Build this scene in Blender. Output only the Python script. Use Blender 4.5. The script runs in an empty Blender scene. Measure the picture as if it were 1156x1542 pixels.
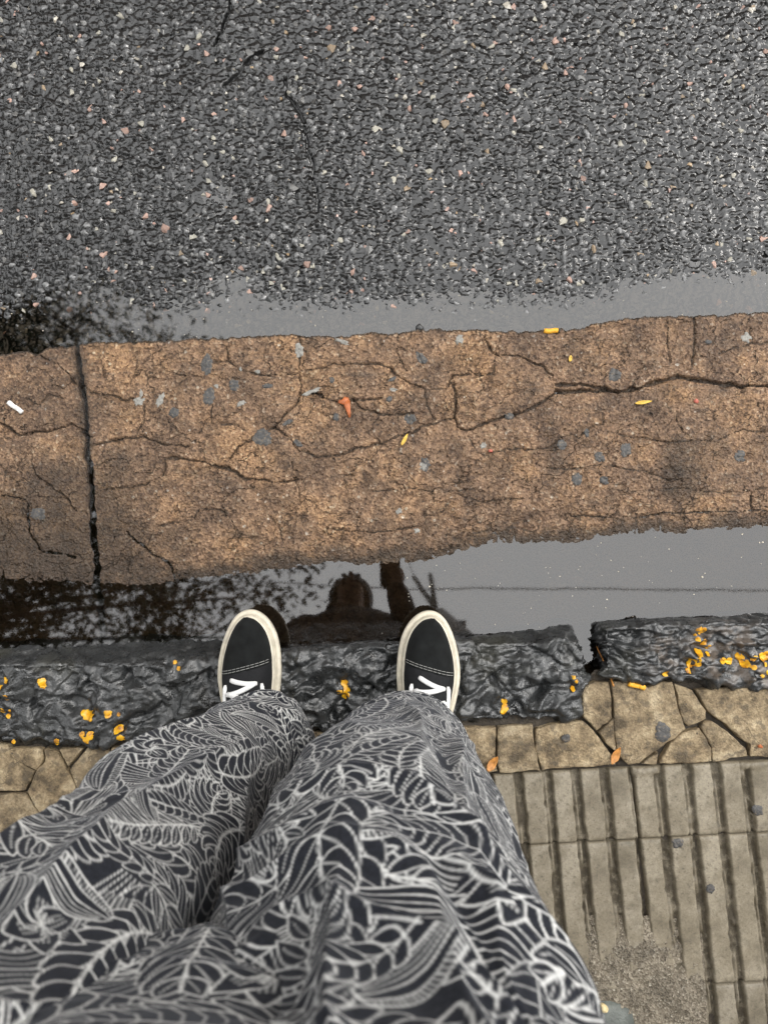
import bpy, bmesh, math
import numpy as np
from mathutils import Vector, Matrix

scene = bpy.context.scene
COL = scene.collection

# ---------------------------------------------------------------- camera
CAM_H = 1.355                   # above the water of the gutter
PITCH = math.radians(3.3)
FPX = 1122.0                    # focal length in photograph pixels
cam_d = bpy.data.cameras.new('camera')
cam = bpy.data.objects.new('camera', cam_d)
COL.objects.link(cam)
cam.location = (0, 0, CAM_H)
cam.rotation_euler = (PITCH, 0, 0)
cam_d.sensor_fit = 'VERTICAL'
cam_d.sensor_height = 36.0
cam_d.lens = 36.0 * FPX / 1542.0
cam_d.clip_start = 0.01
cam_d.clip_end = 500
cam_d.dof.use_dof = True
cam_d.dof.focus_distance = 1.29
cam_d.dof.aperture_fstop = 7.5
scene.camera = cam

# ---------------------------------------------------------------- sky, sun, exposure
SUN_EL, SUN_AZ = math.radians(40), math.radians(50)     # azimuth clockwise from +Y
world = bpy.data.worlds.new('World')
scene.world = world
world.use_nodes = True
wn = world.node_tree
wn.nodes.clear()
sky = wn.nodes.new('ShaderNodeTexSky')
sky.sky_type = 'NISHITA'
sky.sun_disc = False
sky.sun_elevation = SUN_EL
sky.sun_rotation = SUN_AZ
sky.dust_density = 6.0
sky.air_density = 1.0
hs = wn.nodes.new('ShaderNodeHueSaturation')
hs.inputs['Saturation'].default_value = 0.10
bgn = wn.nodes.new('ShaderNodeBackground')
bgn.inputs['Strength'].default_value = 0.10
won = wn.nodes.new('ShaderNodeOutputWorld')
wn.links.new(sky.outputs[0], hs.inputs['Color'])
cloud = wn.nodes.new('ShaderNodeMix')                   # an even overcast layer over the clear sky
cloud.data_type = 'RGBA'
cloud.inputs[0].default_value = 0.85
gw = wn.nodes.new('ShaderNodeNewGeometry')              # standard overcast sky: zenith three times the horizon
sw = wn.nodes.new('ShaderNodeSeparateXYZ')
mr = wn.nodes.new('ShaderNodeMapRange')
mr.inputs['From Min'].default_value, mr.inputs['From Max'].default_value = 0.0, -1.0
mr.inputs['To Min'].default_value, mr.inputs['To Max'].default_value = 4.6, 13.8
wn.links.new(gw.outputs['Incoming'], sw.inputs[0])
wn.links.new(sw.outputs['Z'], mr.inputs['Value'])
wn.links.new(mr.outputs[0], cloud.inputs[7])
wn.links.new(hs.outputs[0], cloud.inputs[6])
wn.links.new(cloud.outputs[2], bgn.inputs['Color'])
wn.links.new(bgn.outputs[0], won.inputs['Surface'])

sun_d = bpy.data.lights.new('sun', 'SUN')
sun = bpy.data.objects.new('sun', sun_d)
COL.objects.link(sun)
sun_d.energy = 0.6
sun_d.angle = math.radians(20)
sun_d.color = (1.0, 0.96, 0.9)
sd = Vector((math.sin(SUN_AZ) * math.cos(SUN_EL), math.cos(SUN_AZ) * math.cos(SUN_EL), math.sin(SUN_EL)))
sun.rotation_euler = (-sd).to_track_quat('-Z', 'Y').to_euler()
sun.location = (3, 4, 10)

scene.view_settings.view_transform = 'Standard'
scene.view_settings.look = 'None'
scene.view_settings.exposure = 1.62
scene.view_settings.gamma = 1.0
scene.cycles.use_denoising = True
scene.cycles.max_bounces = 8
scene.cycles.transparent_max_bounces = 12

# ---------------------------------------------------------------- photograph pixel -> place on a level plane
_c, _s = math.cos(PITCH), math.sin(PITCH)
def P(px, py, z=0.0):
    u = (np.asarray(px, float) - 578) / FPX
    v = -(np.asarray(py, float) - 771) / FPX
    y = v * _c + _s
    zz = v * _s - _c
    t = (z - CAM_H) / zz
    return u * t, y * t
def P3(px, py, z=0.0):
    x, y = P(px, py, z)
    return float(x), float(y), float(z)
def PL(pts, z=0.0):
    a = np.array(pts, float)
    x, y = P(a[:, 0], a[:, 1], z)
    return np.stack([x, y], 1)

# ---------------------------------------------------------------- noise
def _h(ix, iy, iz, seed):
    n = (ix.astype(np.int64) * 374761393 + iy.astype(np.int64) * 668265263 + iz.astype(np.int64) * 2147483647 + seed * 974634777) & 0xffffffff
    n = ((n ^ (n >> 13)) * 1274126177) & 0xffffffff
    n = ((n ^ (n >> 16)) * 2246822519) & 0xffffffff
    n = n ^ (n >> 15)
    return (n & 0xffffff) / float(0x1000000)
def vnoise(x, y, z=None, seed=0):
    """smooth value noise in -1..1"""
    x = np.asarray(x, float); y = np.asarray(y, float)
    z = np.zeros_like(x) if z is None else np.asarray(z, float)
    ix, iy, iz = np.floor(x), np.floor(y), np.floor(z)
    fx, fy, fz = x - ix, y - iy, z - iz
    s = lambda t: t * t * t * (t * (t * 6 - 15) + 10)
    wx, wy, wz = s(fx), s(fy), s(fz)
    r = 0
    for a in (0, 1):
        for b in (0, 1):
            for c in ((0, 1) if np.any(fz) else (0,)):
                w = (wx if a else 1 - wx) * (wy if b else 1 - wy) * ((wz if c else 1 - wz))
                r = r + w * _h(ix + a, iy + b, iz + c, seed)
    return r * 2 - 1
def fbm(x, y, z=None, seed=0, oct=4, gain=0.5):
    r, a, f, t = 0, 1.0, 1.0, 0
    for i in range(oct):
        r = r + a * vnoise(x * f + 17.3 * i, y * f - 9.1 * i, None if z is None else z * f + 5.7 * i, seed + i)
        t += a; a *= gain; f *= 2.03
    return r / t
def worley2(x, y, seed=0):
    ix, iy = np.floor(x), np.floor(y)
    f1 = np.full(x.shape, 9.0); f2 = f1.copy()
    cid = np.zeros(x.shape); ox = np.zeros(x.shape); oy = np.zeros(x.shape)
    for a in (-1, 0, 1):
        for b in (-1, 0, 1):
            cx, cy = ix + a, iy + b
            zx = np.zeros_like(cx)
            qx = cx + _h(cx, cy, zx, seed); qy = cy + _h(cx, cy, zx + 1, seed)
            d = np.hypot(x - qx, y - qy)
            n = d < f1
            f2 = np.where(n, f1, np.minimum(f2, d))
            cid = np.where(n, _h(cx, cy, zx + 2, seed), cid)
            ox = np.where(n, x - qx, ox); oy = np.where(n, y - qy, oy)
            f1 = np.where(n, d, f1)
    return f1, f2, cid, ox, oy
def facets3(p, scale, seed):
    """chipped-stone relief: tilted planes, one for each 3D cell"""
    q = p / scale
    i0 = np.floor(q)
    f1 = np.full(len(p), 9.0); h = np.zeros(len(p)); f2 = f1.copy(); h2 = h.copy()
    for a in (-1, 0, 1):
        for b in (-1, 0, 1):
            for c in (-1, 0, 1):
                cc = i0 + (a, b, c)
                r = [_h(cc[:, 0], cc[:, 1], cc[:, 2] + 31 * k, seed + k) for k in range(7)]
                o = np.stack(r[:3], 1) + cc
                d = q - o
                L = np.sqrt((d * d).sum(1))
                v = (r[3] - .5) + 1.3 * ((r[4] - .5) * d[:, 0] + (r[5] - .5) * d[:, 1] + (r[6] - .5) * d[:, 2])
                n = L < f1
                f2 = np.where(n, f1, np.minimum(f2, L))
                h2 = np.where(n, h, np.where(L <= f2, v, h2))
                h = np.where(n, v, h); f1 = np.where(n, L, f1)
    w = np.clip((f2 - f1) / .10, 0, 1) * .5 + .5
    return h * w + h2 * (1 - w), f2 - f1
def sstep(a, b, x):
    t = np.clip((x - a) / (b - a), 0, 1)
    return t * t * (3 - 2 * t)
def seg_dist(x, y, pts):
    """distance of many points to one polyline"""
    best = np.full(x.shape, 9.0)
    for (x0, y0), (x1, y1) in zip(pts[:-1], pts[1:]):
        dx, dy = x1 - x0, y1 - y0
        t = np.clip(((x - x0) * dx + (y - y0) * dy) / (dx * dx + dy * dy + 1e-12), 0, 1)
        best = np.minimum(best, np.hypot(x - x0 - t * dx, y - y0 - t * dy))
    return best

# ---------------------------------------------------------------- mesh helpers
def mesh(name, V, F, mat=None, smooth=True, col=None, floats=None):
    V = np.asarray(V, np.float32); F = np.asarray(F, np.int32)
    me = bpy.data.meshes.new(name)
    me.vertices.add(len(V)); me.vertices.foreach_set('co', V.ravel())
    k = F.shape[1]
    me.loops.add(F.size); me.loops.foreach_set('vertex_index', F.ravel())
    me.polygons.add(len(F)); me.polygons.foreach_set('loop_start', np.arange(0, F.size, k, dtype=np.int32))
    me.polygons.foreach_set('use_smooth', np.full(len(F), smooth, dtype=bool))
    if col is not None:
        a = me.attributes.new('tint', 'FLOAT_COLOR', 'POINT')
        a.data.foreach_set('color', np.concatenate([col, np.ones((len(col), 1))], 1).astype(np.float32).ravel())
    for n, v in (floats or {}).items():
        a = me.attributes.new(n, 'FLOAT', 'POINT'); a.data.foreach_set('value', np.asarray(v, np.float32).ravel())
    me.update(calc_edges=True); me.validate()
    if mat: me.materials.append(mat)
    return me
def ob(name, me, parent=None, label=None, cat=None, kind=None, group=None, loc=None):
    o = bpy.data.objects.new(name, me)
    COL.objects.link(o)
    if parent is not None: o.parent = parent
    if label: o['label'] = label
    if cat: o['category'] = cat
    if kind: o['kind'] = kind
    if group: o['group'] = group
    if loc is not None: o.location = loc
    return o
def grid_faces(nr, nc, wrap=False):
    i = np.arange(nr * nc).reshape(nr, nc)
    if wrap: i = np.concatenate([i, i[:, :1]], 1)
    return np.stack([i[:-1, :-1], i[:-1, 1:], i[1:, 1:], i[1:, :-1]], -1).reshape(-1, 4)
def tube(pts, rad, nseg=8, squash=1.0):
    """swept round tube with closed ends, as (verts, quads)"""
    pts = np.asarray(pts, float); n = len(pts)
    rad = np.broadcast_to(np.asarray(rad, float), (n,))
    V = []
    up = np.array([0, 0, 1.0])
    T = np.gradient(pts, axis=0); T /= np.linalg.norm(T, axis=1)[:, None] + 1e-12
    a = np.cross(T[0], up)
    if np.linalg.norm(a) < .1: a = np.cross(T[0], [1.0, 0, 0])
    a /= np.linalg.norm(a)
    ang = np.arange(nseg) * 2 * math.pi / nseg
    for k in range(n):
        a = a - T[k] * a.dot(T[k]); a /= np.linalg.norm(a)
        b = np.cross(T[k], a)
        V.append(pts[k] + rad[k] * (np.cos(ang)[:, None] * a + squash * np.sin(ang)[:, None] * b))
    V = [np.repeat(pts[:1], nseg, 0)] + V + [np.repeat(pts[-1:], nseg, 0)]
    return np.concatenate(V), grid_faces(n + 2, nseg, True)
def join(parts):
    V, F, o = [], [], 0
    for v, f in parts:
        V.append(np.asarray(v, float)); F.append(np.asarray(f) + o); o += len(v)
    return np.concatenate(V), np.concatenate(F)
def box(c, d):
    q = np.array([[x, y, z] for x in (-.5, .5) for y in (-.5, .5) for z in (-.5, .5)])
    F = [[0, 1, 3, 2], [4, 6, 7, 5], [0, 4, 5, 1], [2, 3, 7, 6], [0, 2, 6, 4], [1, 5, 7, 3]]
    return q * np.array(d) + np.array(c), np.array(F)

# ---------------------------------------------------------------- materials
class NB:
    def __init__(self, name):
        self.m = bpy.data.materials.new(name); self.m.use_nodes = True
        self.t = self.m.node_tree; self.t.nodes.clear()
    def n(self, typ, ins=None, **props):
        nd = self.t.nodes.new('ShaderNode' + typ)
        for k, v in props.items(): setattr(nd, k, v)
        for k, v in (ins or {}).items():
            if isinstance(v, bpy.types.NodeSocket): self.t.links.new(v, nd.inputs[k])
            else: nd.inputs[k].default_value = v
        return nd
    def coord(self, scale=1.0, stretch=None):
        o = self.n('TexCoord').outputs['Object']
        if stretch: o = self.n('Mapping', {'Vector': o, 'Scale': stretch}).outputs[0]
        return o
    def noise(self, vec, scale, detail=4, rough=.55):
        return self.n('TexNoise', {'Vector': vec, 'Scale': scale, 'Detail': detail, 'Roughness': rough}).outputs[0]
    def vor(self, vec, scale, feature='F1', rnd=1.0):
        return self.n('TexVoronoi', {'Vector': vec, 'Scale': scale, 'Randomness': rnd}, feature=feature)
    def ramp(self, fac, stops, interp='LINEAR'):
        r = self.n('ValToRGB', {'Fac': fac}); e = r.color_ramp
        e.interpolation = interp
        while len(e.elements) < len(stops): e.elements.new(0.5)
        for el, (p, c) in zip(e.elements, stops):
            el.position = p; el.color = (*((c,) * 3 if isinstance(c, (int, float)) else c), 1)
        return r.outputs[0]
    def mix(self, fac, a, b, mode='MIX'):
        nd = self.n('Mix', data_type='RGBA', blend_type=mode)
        for s, v in ((nd.inputs[0], fac), (nd.inputs[6], a), (nd.inputs[7], b)):
            if isinstance(v, bpy.types.NodeSocket): self.t.links.new(v, s)
            else: s.default_value = v if isinstance(v, (int, float)) else (*v, 1)
        return nd.outputs[2]
    def math(self, op, a, b=0.0, c=0.0):
        nd = self.n('Math', operation=op)
        for s, v in zip(nd.inputs, (a, b, c)):
            if isinstance(v, bpy.types.NodeSocket): self.t.links.new(v, s)
            else: s.default_value = v
        return nd.outputs[0]
    def attr(self, name, out='Fac'):
        return self.n('Attribute', attribute_name=name).outputs[out]
    def bump(self, height, strength, dist, normal=None):
        ins = {'Height': height, 'Strength': strength, 'Distance': dist}
        if normal is not None: ins['Normal'] = normal
        return self.n('Bump', ins).outputs[0]
    def out(self, color, rough, normal=None, **more):
        ins = {'Base Color': color if isinstance(color, bpy.types.NodeSocket) else (*color, 1), 'Roughness': rough}
        if normal is not None: ins['Normal'] = normal
        ins.update(more)
        b = self.n('BsdfPrincipled', ins)
        o = self.n('OutputMaterial', {'Surface': b.outputs[0]})
        return self.m

def simple(name, color, rough, var=.25, scale=60, bump=.3, dist=.001, **more):
    k = NB(name); v = k.coord()
    nz = k.noise(v, scale, 5)
    c = k.mix(1.0, color, k.ramp(nz, [(.25, 1 - var), (.75, 1 + var)]), 'MULTIPLY')
    return k.out(c, rough, k.bump(k.noise(v, scale * 4, 3), bump, dist) if bump else None, **more)

def m_stone():
    k = NB('wet_aggregate'); v = k.coord()
    c = k.attr('tint', 'Color')
    c = k.mix(.6, c, k.ramp(k.noise(v, 420, 3), [(.3, .45), (.7, 1.5)]), 'MULTIPLY')
    n = k.bump(k.noise(v, 330, 3), .5, .0016)
    return k.out(c, k.ramp(k.noise(v, 90, 2), [(.3, .07), (.7, .20)]), n, **{'Specular IOR Level': 0.6})
def m_binder():
    k = NB('wet_bitumen'); v = k.coord()
    c = k.mix(.6, k.attr('tint', 'Color'), k.ramp(k.noise(v, 300, 3), [(.3, .5), (.7, 1.5)]), 'MULTIPLY')
    far = k.attr('far')                                  # beyond the built relief the stones are bump and tint only
    vo = k.vor(v, 98)
    c = k.mix(far, c, k.ramp(vo.outputs['Color'], [(0, .010), (.6, .022), (.88, .06), (.95, (.26, .22, .18)), (1, (.36, .33, .28))]))
    n = k.bump(vo.outputs['Distance'], far, -.006)
    n = k.bump(k.noise(v, 220, 2), .35, .0016, n)
    return k.out(c, k.ramp(k.noise(v, 40, 3), [(.38, .06), (.62, .18)]), n, **{'Specular IOR Level': 0.52})
def m_concrete():
    k = NB('gutter_concrete'); v = k.coord()
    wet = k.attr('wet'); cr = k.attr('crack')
    vo = k.vor(v, 230); vo2 = k.vor(v, 95); vo3 = k.vor(v, 520)
    grain = k.ramp(vo.outputs['Color'], [(0, (.075, .045, .026)), (.25, (.17, .10, .058)), (.55, (.27, .165, .095)), (.8, (.33, .205, .115)), (.93, (.40, .29, .19)), (1, (.62, .55, .45))])
    big = k.math('GREATER_THAN', vo2.outputs['Color'], .88)
    near = k.math('LESS_THAN', vo2.outputs['Distance'], .26)
    grain = k.mix(k.math('MULTIPLY', k.math('MULTIPLY', big, near), .8), grain, (.52, .43, .31))
    grain = k.mix(.35, grain, k.ramp(vo3.outputs['Color'], [(0, .45), (1, 1.45)]), 'MULTIPLY')
    c = k.mix(.85, grain, k.ramp(k.noise(v, 9, 6, .62), [(.36, (.48, .49, .53)), (.5, (.95, .95, .95)), (.64, (1.34, 1.27, 1.10))]), 'MULTIPLY')
    st = k.noise(k.coord(stretch=(3, 16, 3)), 3.0, 5, .65)
    c = k.mix(k.ramp(st, [(.56, 0), (.72, .55)]), c, (.10, .075, .055))
    wv = k.n('Mix', {0: .09, 4: v, 5: k.n('TexNoise', {'Vector': v, 'Scale': 22.0, 'Detail': 4.0}).outputs['Color']}, data_type='VECTOR').outputs[1]
    hair = None
    for sc, wd, lo in ((9.0, .010, .40), (21.0, .016, .50)):
        e = k.n('TexVoronoi', {'Vector': wv, 'Scale': sc}, feature='DISTANCE_TO_EDGE').outputs[0]
        ln = k.n('MapRange', {'Value': e, 'From Min': 0.0, 'From Max': wd, 'To Min': 1.0, 'To Max': 0.0}).outputs[0]
        ln = k.math('MULTIPLY', ln, k.ramp(k.noise(v, 5.5 + sc * .2, 3), [(lo, 0), (lo + .1, 1)]))
        hair = ln if hair is None else k.math('MAXIMUM', hair, ln)
    blot = k.ramp(k.noise(v, 34, 5, .7), [(.38, .45), (.5, 1.0), (.62, 1.35)])
    c = k.mix(.6, c, blot, 'MULTIPLY')
    c = k.mix(k.math('MULTIPLY', hair, .75), c, (.045, .034, .024))
    c = k.mix(k.math('MULTIPLY', cr, .8), c, (.035, .027, .02))
    c = k.mix(1.0, c, (.96, .985, 1.05), 'MULTIPLY')
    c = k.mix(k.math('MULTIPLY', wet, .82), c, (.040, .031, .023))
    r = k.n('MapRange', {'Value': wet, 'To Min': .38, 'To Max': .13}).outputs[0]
    n = k.bump(vo.outputs['Distance'], .8, .0036)
    n = k.bump(k.noise(v, 30, 6, .72), .9, .012, n)
    n = k.bump(hair, 1.0, -.004, n)
    n = k.bump(k.noise(v, 500, 2), .6, .0016, n)
    return k.out(c, r, n, **{'Specular IOR Level': .36})
def m_basalt():
    k = NB('wet_dark_kerb_stone'); v = k.coord()
    c = k.ramp(k.noise(v, 28, 6, .65), [(.3, (.013, .014, .0145)), (.55, (.028, .030, .031)), (.78, (.060, .062, .062))])
    c = k.mix(k.ramp(k.noise(v, 7, 4), [(.58, 0), (.72, .5)]), c, (.05, .048, .03))
    c = k.mix(.7, c, k.ramp(k.noise(v, 420, 3, .7), [(.38, .45), (.62, 1.6)]), 'MULTIPLY')
    fl = k.vor(v, 260)
    c = k.mix(k.math('MULTIPLY', k.math('GREATER_THAN', fl.outputs['Color'], .93), k.math('LESS_THAN', fl.outputs['Distance'], .3)), c, (.17, .165, .15))
    worn = k.attr('worn')
    c = k.mix(k.math('MULTIPLY', worn, k.ramp(k.noise(v, 45, 4), [(.45, 0), (.58, .8)])), c, (.16, .13, .105))
    n = k.bump(k.noise(v, 75, 5, .62), .5, .0055)
    n = k.bump(k.noise(v, 300, 2, .5), .22, .0012, n)
    return k.out(c, k.ramp(k.noise(v, 55, 4), [(.40, .20), (.60, .42)]), n, **{'Specular IOR Level': .8})
def m_paint():
    k = NB('worn_yellow_paint'); v = k.coord()
    c = k.ramp(k.noise(v, 90, 4), [(.34, (.30, .12, .012)), (.44, (.62, .29, .012)), (.62, (.78, .44, .02))])
    return k.out(c, .35, k.bump(k.noise(v, 350, 3), .5, .0012))
def m_fragment():
    k = NB('sidewalk_concrete'); v = k.coord()
    inf = k.n('ObjectInfo').outputs['Random']
    c = k.ramp(k.noise(v, 22, 7, .68), [(.38, (.10, .077, .048)), (.46, (.22, .168, .103)), (.54, (.33, .26, .163)), (.63, (.47, .39, .265))])
    vo = k.vor(v, 300)
    c = k.mix(.5, c, k.ramp(vo.outputs['Color'], [(0, .5), (.5, 1.0), (1, 1.5)]), 'MULTIPLY')
    c = k.mix(1.0, c, k.ramp(inf, [(0, (.80, .79, .78)), (1, (1.08, 1.05, 1.0))]), 'MULTIPLY')
    c = k.mix(k.ramp(k.noise(v, 60, 3), [(.56, 0), (.64, .65)]), c, (.12, .095, .065))
    sp = k.math('MULTIPLY', k.math('GREATER_THAN', k.vor(v, 120).outputs['Color'], .9), k.math('LESS_THAN', k.vor(v, 120).outputs['Distance'], .22))
    c = k.mix(k.math('MULTIPLY', sp, .8), c, (.06, .05, .04))
    wv = k.n('Mix', {0: .08, 4: v, 5: k.n('TexNoise', {'Vector': v, 'Scale': 25.0, 'Detail': 4.0}).outputs['Color']}, data_type='VECTOR').outputs[1]
    e = k.n('TexVoronoi', {'Vector': wv, 'Scale': 17.0}, feature='DISTANCE_TO_EDGE').outputs[0]
    hair = k.math('MULTIPLY', k.n('MapRange', {'Value': e, 'From Min': 0.0, 'From Max': .014, 'To Min': 1.0, 'To Max': 0.0}).outputs[0], k.ramp(k.noise(v, 8, 3), [(.46, 0), (.54, 1)]))
    c = k.mix(k.math('MULTIPLY', hair, .8), c, (.05, .04, .028))
    n = k.bump(k.noise(v, 60, 7, .74), .9, .008)
    n = k.bump(vo.outputs['Distance'], .5, .0016, n)
    return k.out(c, .58, n, **{'Specular IOR Level': .4})
def m_tile():
    k = NB('ribbed_cement_tile'); v = k.coord()
    gr = k.attr('groove')
    inf = k.n('ObjectInfo').outputs['Random']
    c = k.ramp(k.noise(v, 11, 7, .66), [(.36, (.125, .106, .074)), (.5, (.200, .172, .125)), (.64, (.270, .238, .182))])
    c = k.mix(.35, c, k.ramp(k.vor(v, 420).outputs['Color'], [(0, .55), (1, 1.45)]), 'MULTIPLY')
    c = k.mix(1.0, c, k.ramp(inf, [(0, (.80, .80, .80)), (1, (1.02, 1.01, .98))]), 'MULTIPLY')
    dirt = k.ramp(k.noise(v, 70, 5, .7), [(.36, (.034, .026, .015)), (.52, (.070, .056, .035)), (.66, (.20, .172, .125))])
    c = k.mix(k.math('MULTIPLY', gr, .88), c, dirt)
    c = k.mix(k.ramp(k.noise(v, 38, 5, .65), [(.54, 0), (.66, .55)]), c, (.10, .085, .06))
    c = k.mix(k.ramp(k.noise(v, 150, 4, .7), [(.56, 0), (.64, .5)]), c, (.075, .06, .042))
    n = k.bump(k.noise(v, 130, 5, .7), .3, .002)
    n = k.bump(k.noise(v, 380, 3, .7), k.math('MULTIPLY', gr, .9), .003, n)
    return k.out(c, k.n('MapRange', {'Value': gr, 'To Min': .5, 'To Max': .42}).outputs[0], n, **{'Specular IOR Level': .4})
def m_mortar():
    k = NB('gritty_mortar'); v = k.coord()
    vo = k.vor(v, 330)
    c = k.ramp(vo.outputs['Color'], [(0, (.075, .06, .042)), (.5, (.20, .168, .122)), (.85, (.30, .262, .20)), (1, (.5, .46, .38))])
    c = k.mix(.8, c, k.ramp(k.noise(v, 30, 6, .7), [(.3, .45), (.65, 1.25)]), 'MULTIPLY')
    n = k.bump(vo.outputs['Distance'], .8, .003)
    return k.out(c, .6, k.bump(k.noise(v, 160, 5, .75), .8, .005, n))
def m_dirt():
    k = NB('damp_dirt'); v = k.coord()
    c = k.ramp(k.noise(v, 90, 6, .7), [(.3, (.018, .014, .010)), (.6, (.055, .042, .028)), (.8, (.12, .095, .065))])
    return k.out(c, .55, k.bump(k.noise(v, 250, 4, .7), .8, .004))
def m_water():
    k = NB('puddle_water'); v = k.coord()
    n = k.bump(k.noise(v, 9, 2), .006, .01)
    fr = k.n('Fresnel', {'IOR': 1.70, 'Normal': n}).outputs[0]
    tr = k.n('BsdfTransparent', {'Color': (.54, .49, .42, 1)})
    gl = k.n('BsdfGlossy', {'Color': (1, 1, 1, 1), 'Roughness': 0.028, 'Normal': n})
    mx = k.n('MixShader', {0: fr, 1: tr.outputs[0], 2: gl.outputs[0]})
    k.n('OutputMaterial', {'Surface': mx.outputs[0]})
    return k.m
def m_trousers():
    k = NB('printed_navy_cotton'); v = k.coord()
    a = k.attr('print')
    dark = k.ramp(k.noise(v, 260, 3), [(.3, (.008, .0092, .013)), (.7, (.018, .020, .028))])
    white = k.ramp(k.noise(v, 180, 3), [(.3, (.60, .61, .60)), (.7, (.80, .80, .78))])
    c = k.mix(a, dark, white)
    n = k.bump(k.noise(v, 900, 2), .25, .0006)
    return k.out(c, .85, n, **{'Specular IOR Level': .25, 'Sheen Weight': .10, 'Sheen Roughness': .5, 'Sheen Tint': (.8, .85, .95, 1)})

def m_gum():
    k = NB('trodden_gum'); v = k.coord()
    c = k.ramp(k.noise(v, 190, 5, .7), [(.38, (.038, .037, .036)), (.54, (.070, .068, .066)), (.64, (.15, .115, .08))])
    return k.out(c, .5, k.bump(k.noise(v, 200, 4, .7), .6, .002))

MT = {
    'stone': m_stone(), 'binder': m_binder(), 'concrete': m_concrete(), 'basalt': m_basalt(), 'paint': m_paint(),
    'fragment': m_fragment(), 'tile': m_tile(), 'mortar': m_mortar(), 'dirt': m_dirt(), 'water': m_water(), 'trousers': m_trousers(),
    'gum': m_gum(),
    'pale_gum': simple('pale_mortar_fleck', (.26, .25, .225), .6, .35, 200, .5),
    'rust': simple('orange_stain', (.40, .115, .035), .5, .35, 200, .4),
    'suede': simple('black_suede', (.0075, .0085, .0085), .9, .6, 45, .5, .0012, **{'Sheen Weight': .04, 'Specular IOR Level': .2}),
    'canvas': simple('black_canvas', (.009, .0095, .011), .8, .3, 300, .4, .0006, **{'Specular IOR Level': .3}),
    'rubber': simple('off_white_rubber', (.62, .57, .46), .5, .22, 70, .15, .0005),
    'lace': simple('white_lace', (.78, .78, .77), .75, .08, 400, .3, .0005),
    'thread': simple('pale_thread', (.42, .42, .40), .8, .1, 300, 0),
    'jacket': simple('dark_jacket', (.022, .023, .026), .8, .2, 60, .3),
    'skin': simple('skin', (.42, .25, .17), .5, .06, 60, .1),
    'hair': simple('dark_hair', (.012, .009, .007), .5, .3, 200, .6, .003),
    'phone': simple('phone_glass', (.012, .012, .013), .12, .1, 20, 0),
    'leaf': simple('tree_leaf', (.045, .075, .022), .5, .35, 4, 0),
    'bark': simple('bark', (.085, .065, .048), .85, .35, 14, .8, .02),
    'steel': simple('pole_concrete', (.20, .195, .185), .7, .15, 10, .4, .004),
    'cable': simple('black_cable', (.015, .015, .015), .6, .1, 20, 0),
    'filter': simple('orange_filter_paper', (.80, .40, .03), .6, .18, 400, .3),
    'paper': simple('white_cigarette_paper', (.78, .77, .74), .7, .08, 300, .3),
    'ash': simple('burnt_tip', (.03, .027, .025), .8, .3, 400, .4),
    'dry_leaf': simple('dry_orange_leaf', (.46, .20, .045), .5, .4, 120, .4),
    'yellow_leaf': simple('yellow_leaf', (.66, .43, .07), .5, .3, 150, .4),
    'pebble': simple('dark_pebble', (.03, .03, .03), .3, .3, 150, .5),
    'cream': simple('cream_pebble', (.62, .50, .27), .5, .3, 150, .5),
    'red': simple('red_chip', (.45, .12, .08), .5, .3, 200, .3),
    'speck': simple('floating_speck', (.62, .56, .45), .7, .3, 500, 0),
    'render': simple('grey_render', (.22, .20, .17), .85, .15, 3, .3, .004), 'render2': simple('brown_render', (.20, .15, .11), .85, .15, 3, .3, .004),
    'rock': simple('grey_green_stone', (.075, .085, .075), .45, .5, 45, .6, .003),
}
rng = np.random.default_rng(7)

# ================================================================= the setting
# ---- traced lines of the gutter
EDGE = PL([(-420, 556), (-200, 548), (0, 540), (30, 532), (45, 531), (62, 538), (80, 527), (120, 524), (130, 520), (240, 518), (300, 514), (345, 512), (440, 508), (520, 510), (560, 502), (578, 506), (640, 500), (700, 500), (780, 503), (815, 502), (870, 498), (900, 490), (940, 484), (1000, 480), (1050, 480), (1100, 477), (1156, 474), (1400, 463), (1700, 450)])
SHORE = PL([(-420, 885), (-200, 880), (0, 872), (100, 872), (200, 880), (260, 874), (330, 866), (400, 855), (440, 855), (480, 848), (520, 842), (545, 848), (562, 845), (600, 842), (640, 838), (680, 830), (728, 820), (735, 815), (800, 818), (850, 813), (900, 806), (1000, 800), (1080, 795), (1156, 790), (1400, 772), (1700, 750)])
JOINT = PL([(119, 505), (122, 532), (125, 555), (130, 585), (134, 625), (134, 680), (139, 725), (137, 770), (142, 810), (146, 880), (150, 990)])
edge_y = lambda x: np.interp(x, EDGE[:, 0], EDGE[:, 1])
shore_y = lambda x: np.interp(x, SHORE[:, 0], SHORE[:, 1])
joint_x = lambda y: np.interp(-y, -JOINT[:, 1], JOINT[:, 0])

# ---- road ---------------------------------------------------------
CRACK_ROAD = [PL([(430, 120), (432, 140), (445, 160), (458, 185), (462, 210), (468, 240), (470, 265), (478, 290), (476, 318)], .006),
              PL([(350, -20), (345, 20), (335, 50), (322, 70)], .006), PL([(395, 80), (380, 86), (350, 120), (338, 130)], .006)]
def road_top(x, y):
    d = y - edge_y(x)                                   # distance from the concrete
    z = np.interp(d, [-.1, 0, .05, .09, .16, .40, .7, 1.5, 5], [-.010, -.0062, -.0014, .0026, .0050, .0088, .013, .03, .09])
    z = z + .0022 * fbm(x * 5, y * 5, seed=3, oct=3)
    for px, py, r, h in ((330, 290, .060, .0062), (385, 200, .05, .004), (350, 425, .06, .0035), (130, 470, .10, .0035), (1050, 305, .05, .003)):
        cx, cy = P(px, py)
        z = z - h * np.exp(-((x - cx) ** 2 + (y - cy) ** 2) / r ** 2)
    return z
xs = np.concatenate([-np.geomspace(30, .92, 34), np.arange(-.9, .9, .0023), np.geomspace(.92, 30, 34)])
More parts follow.
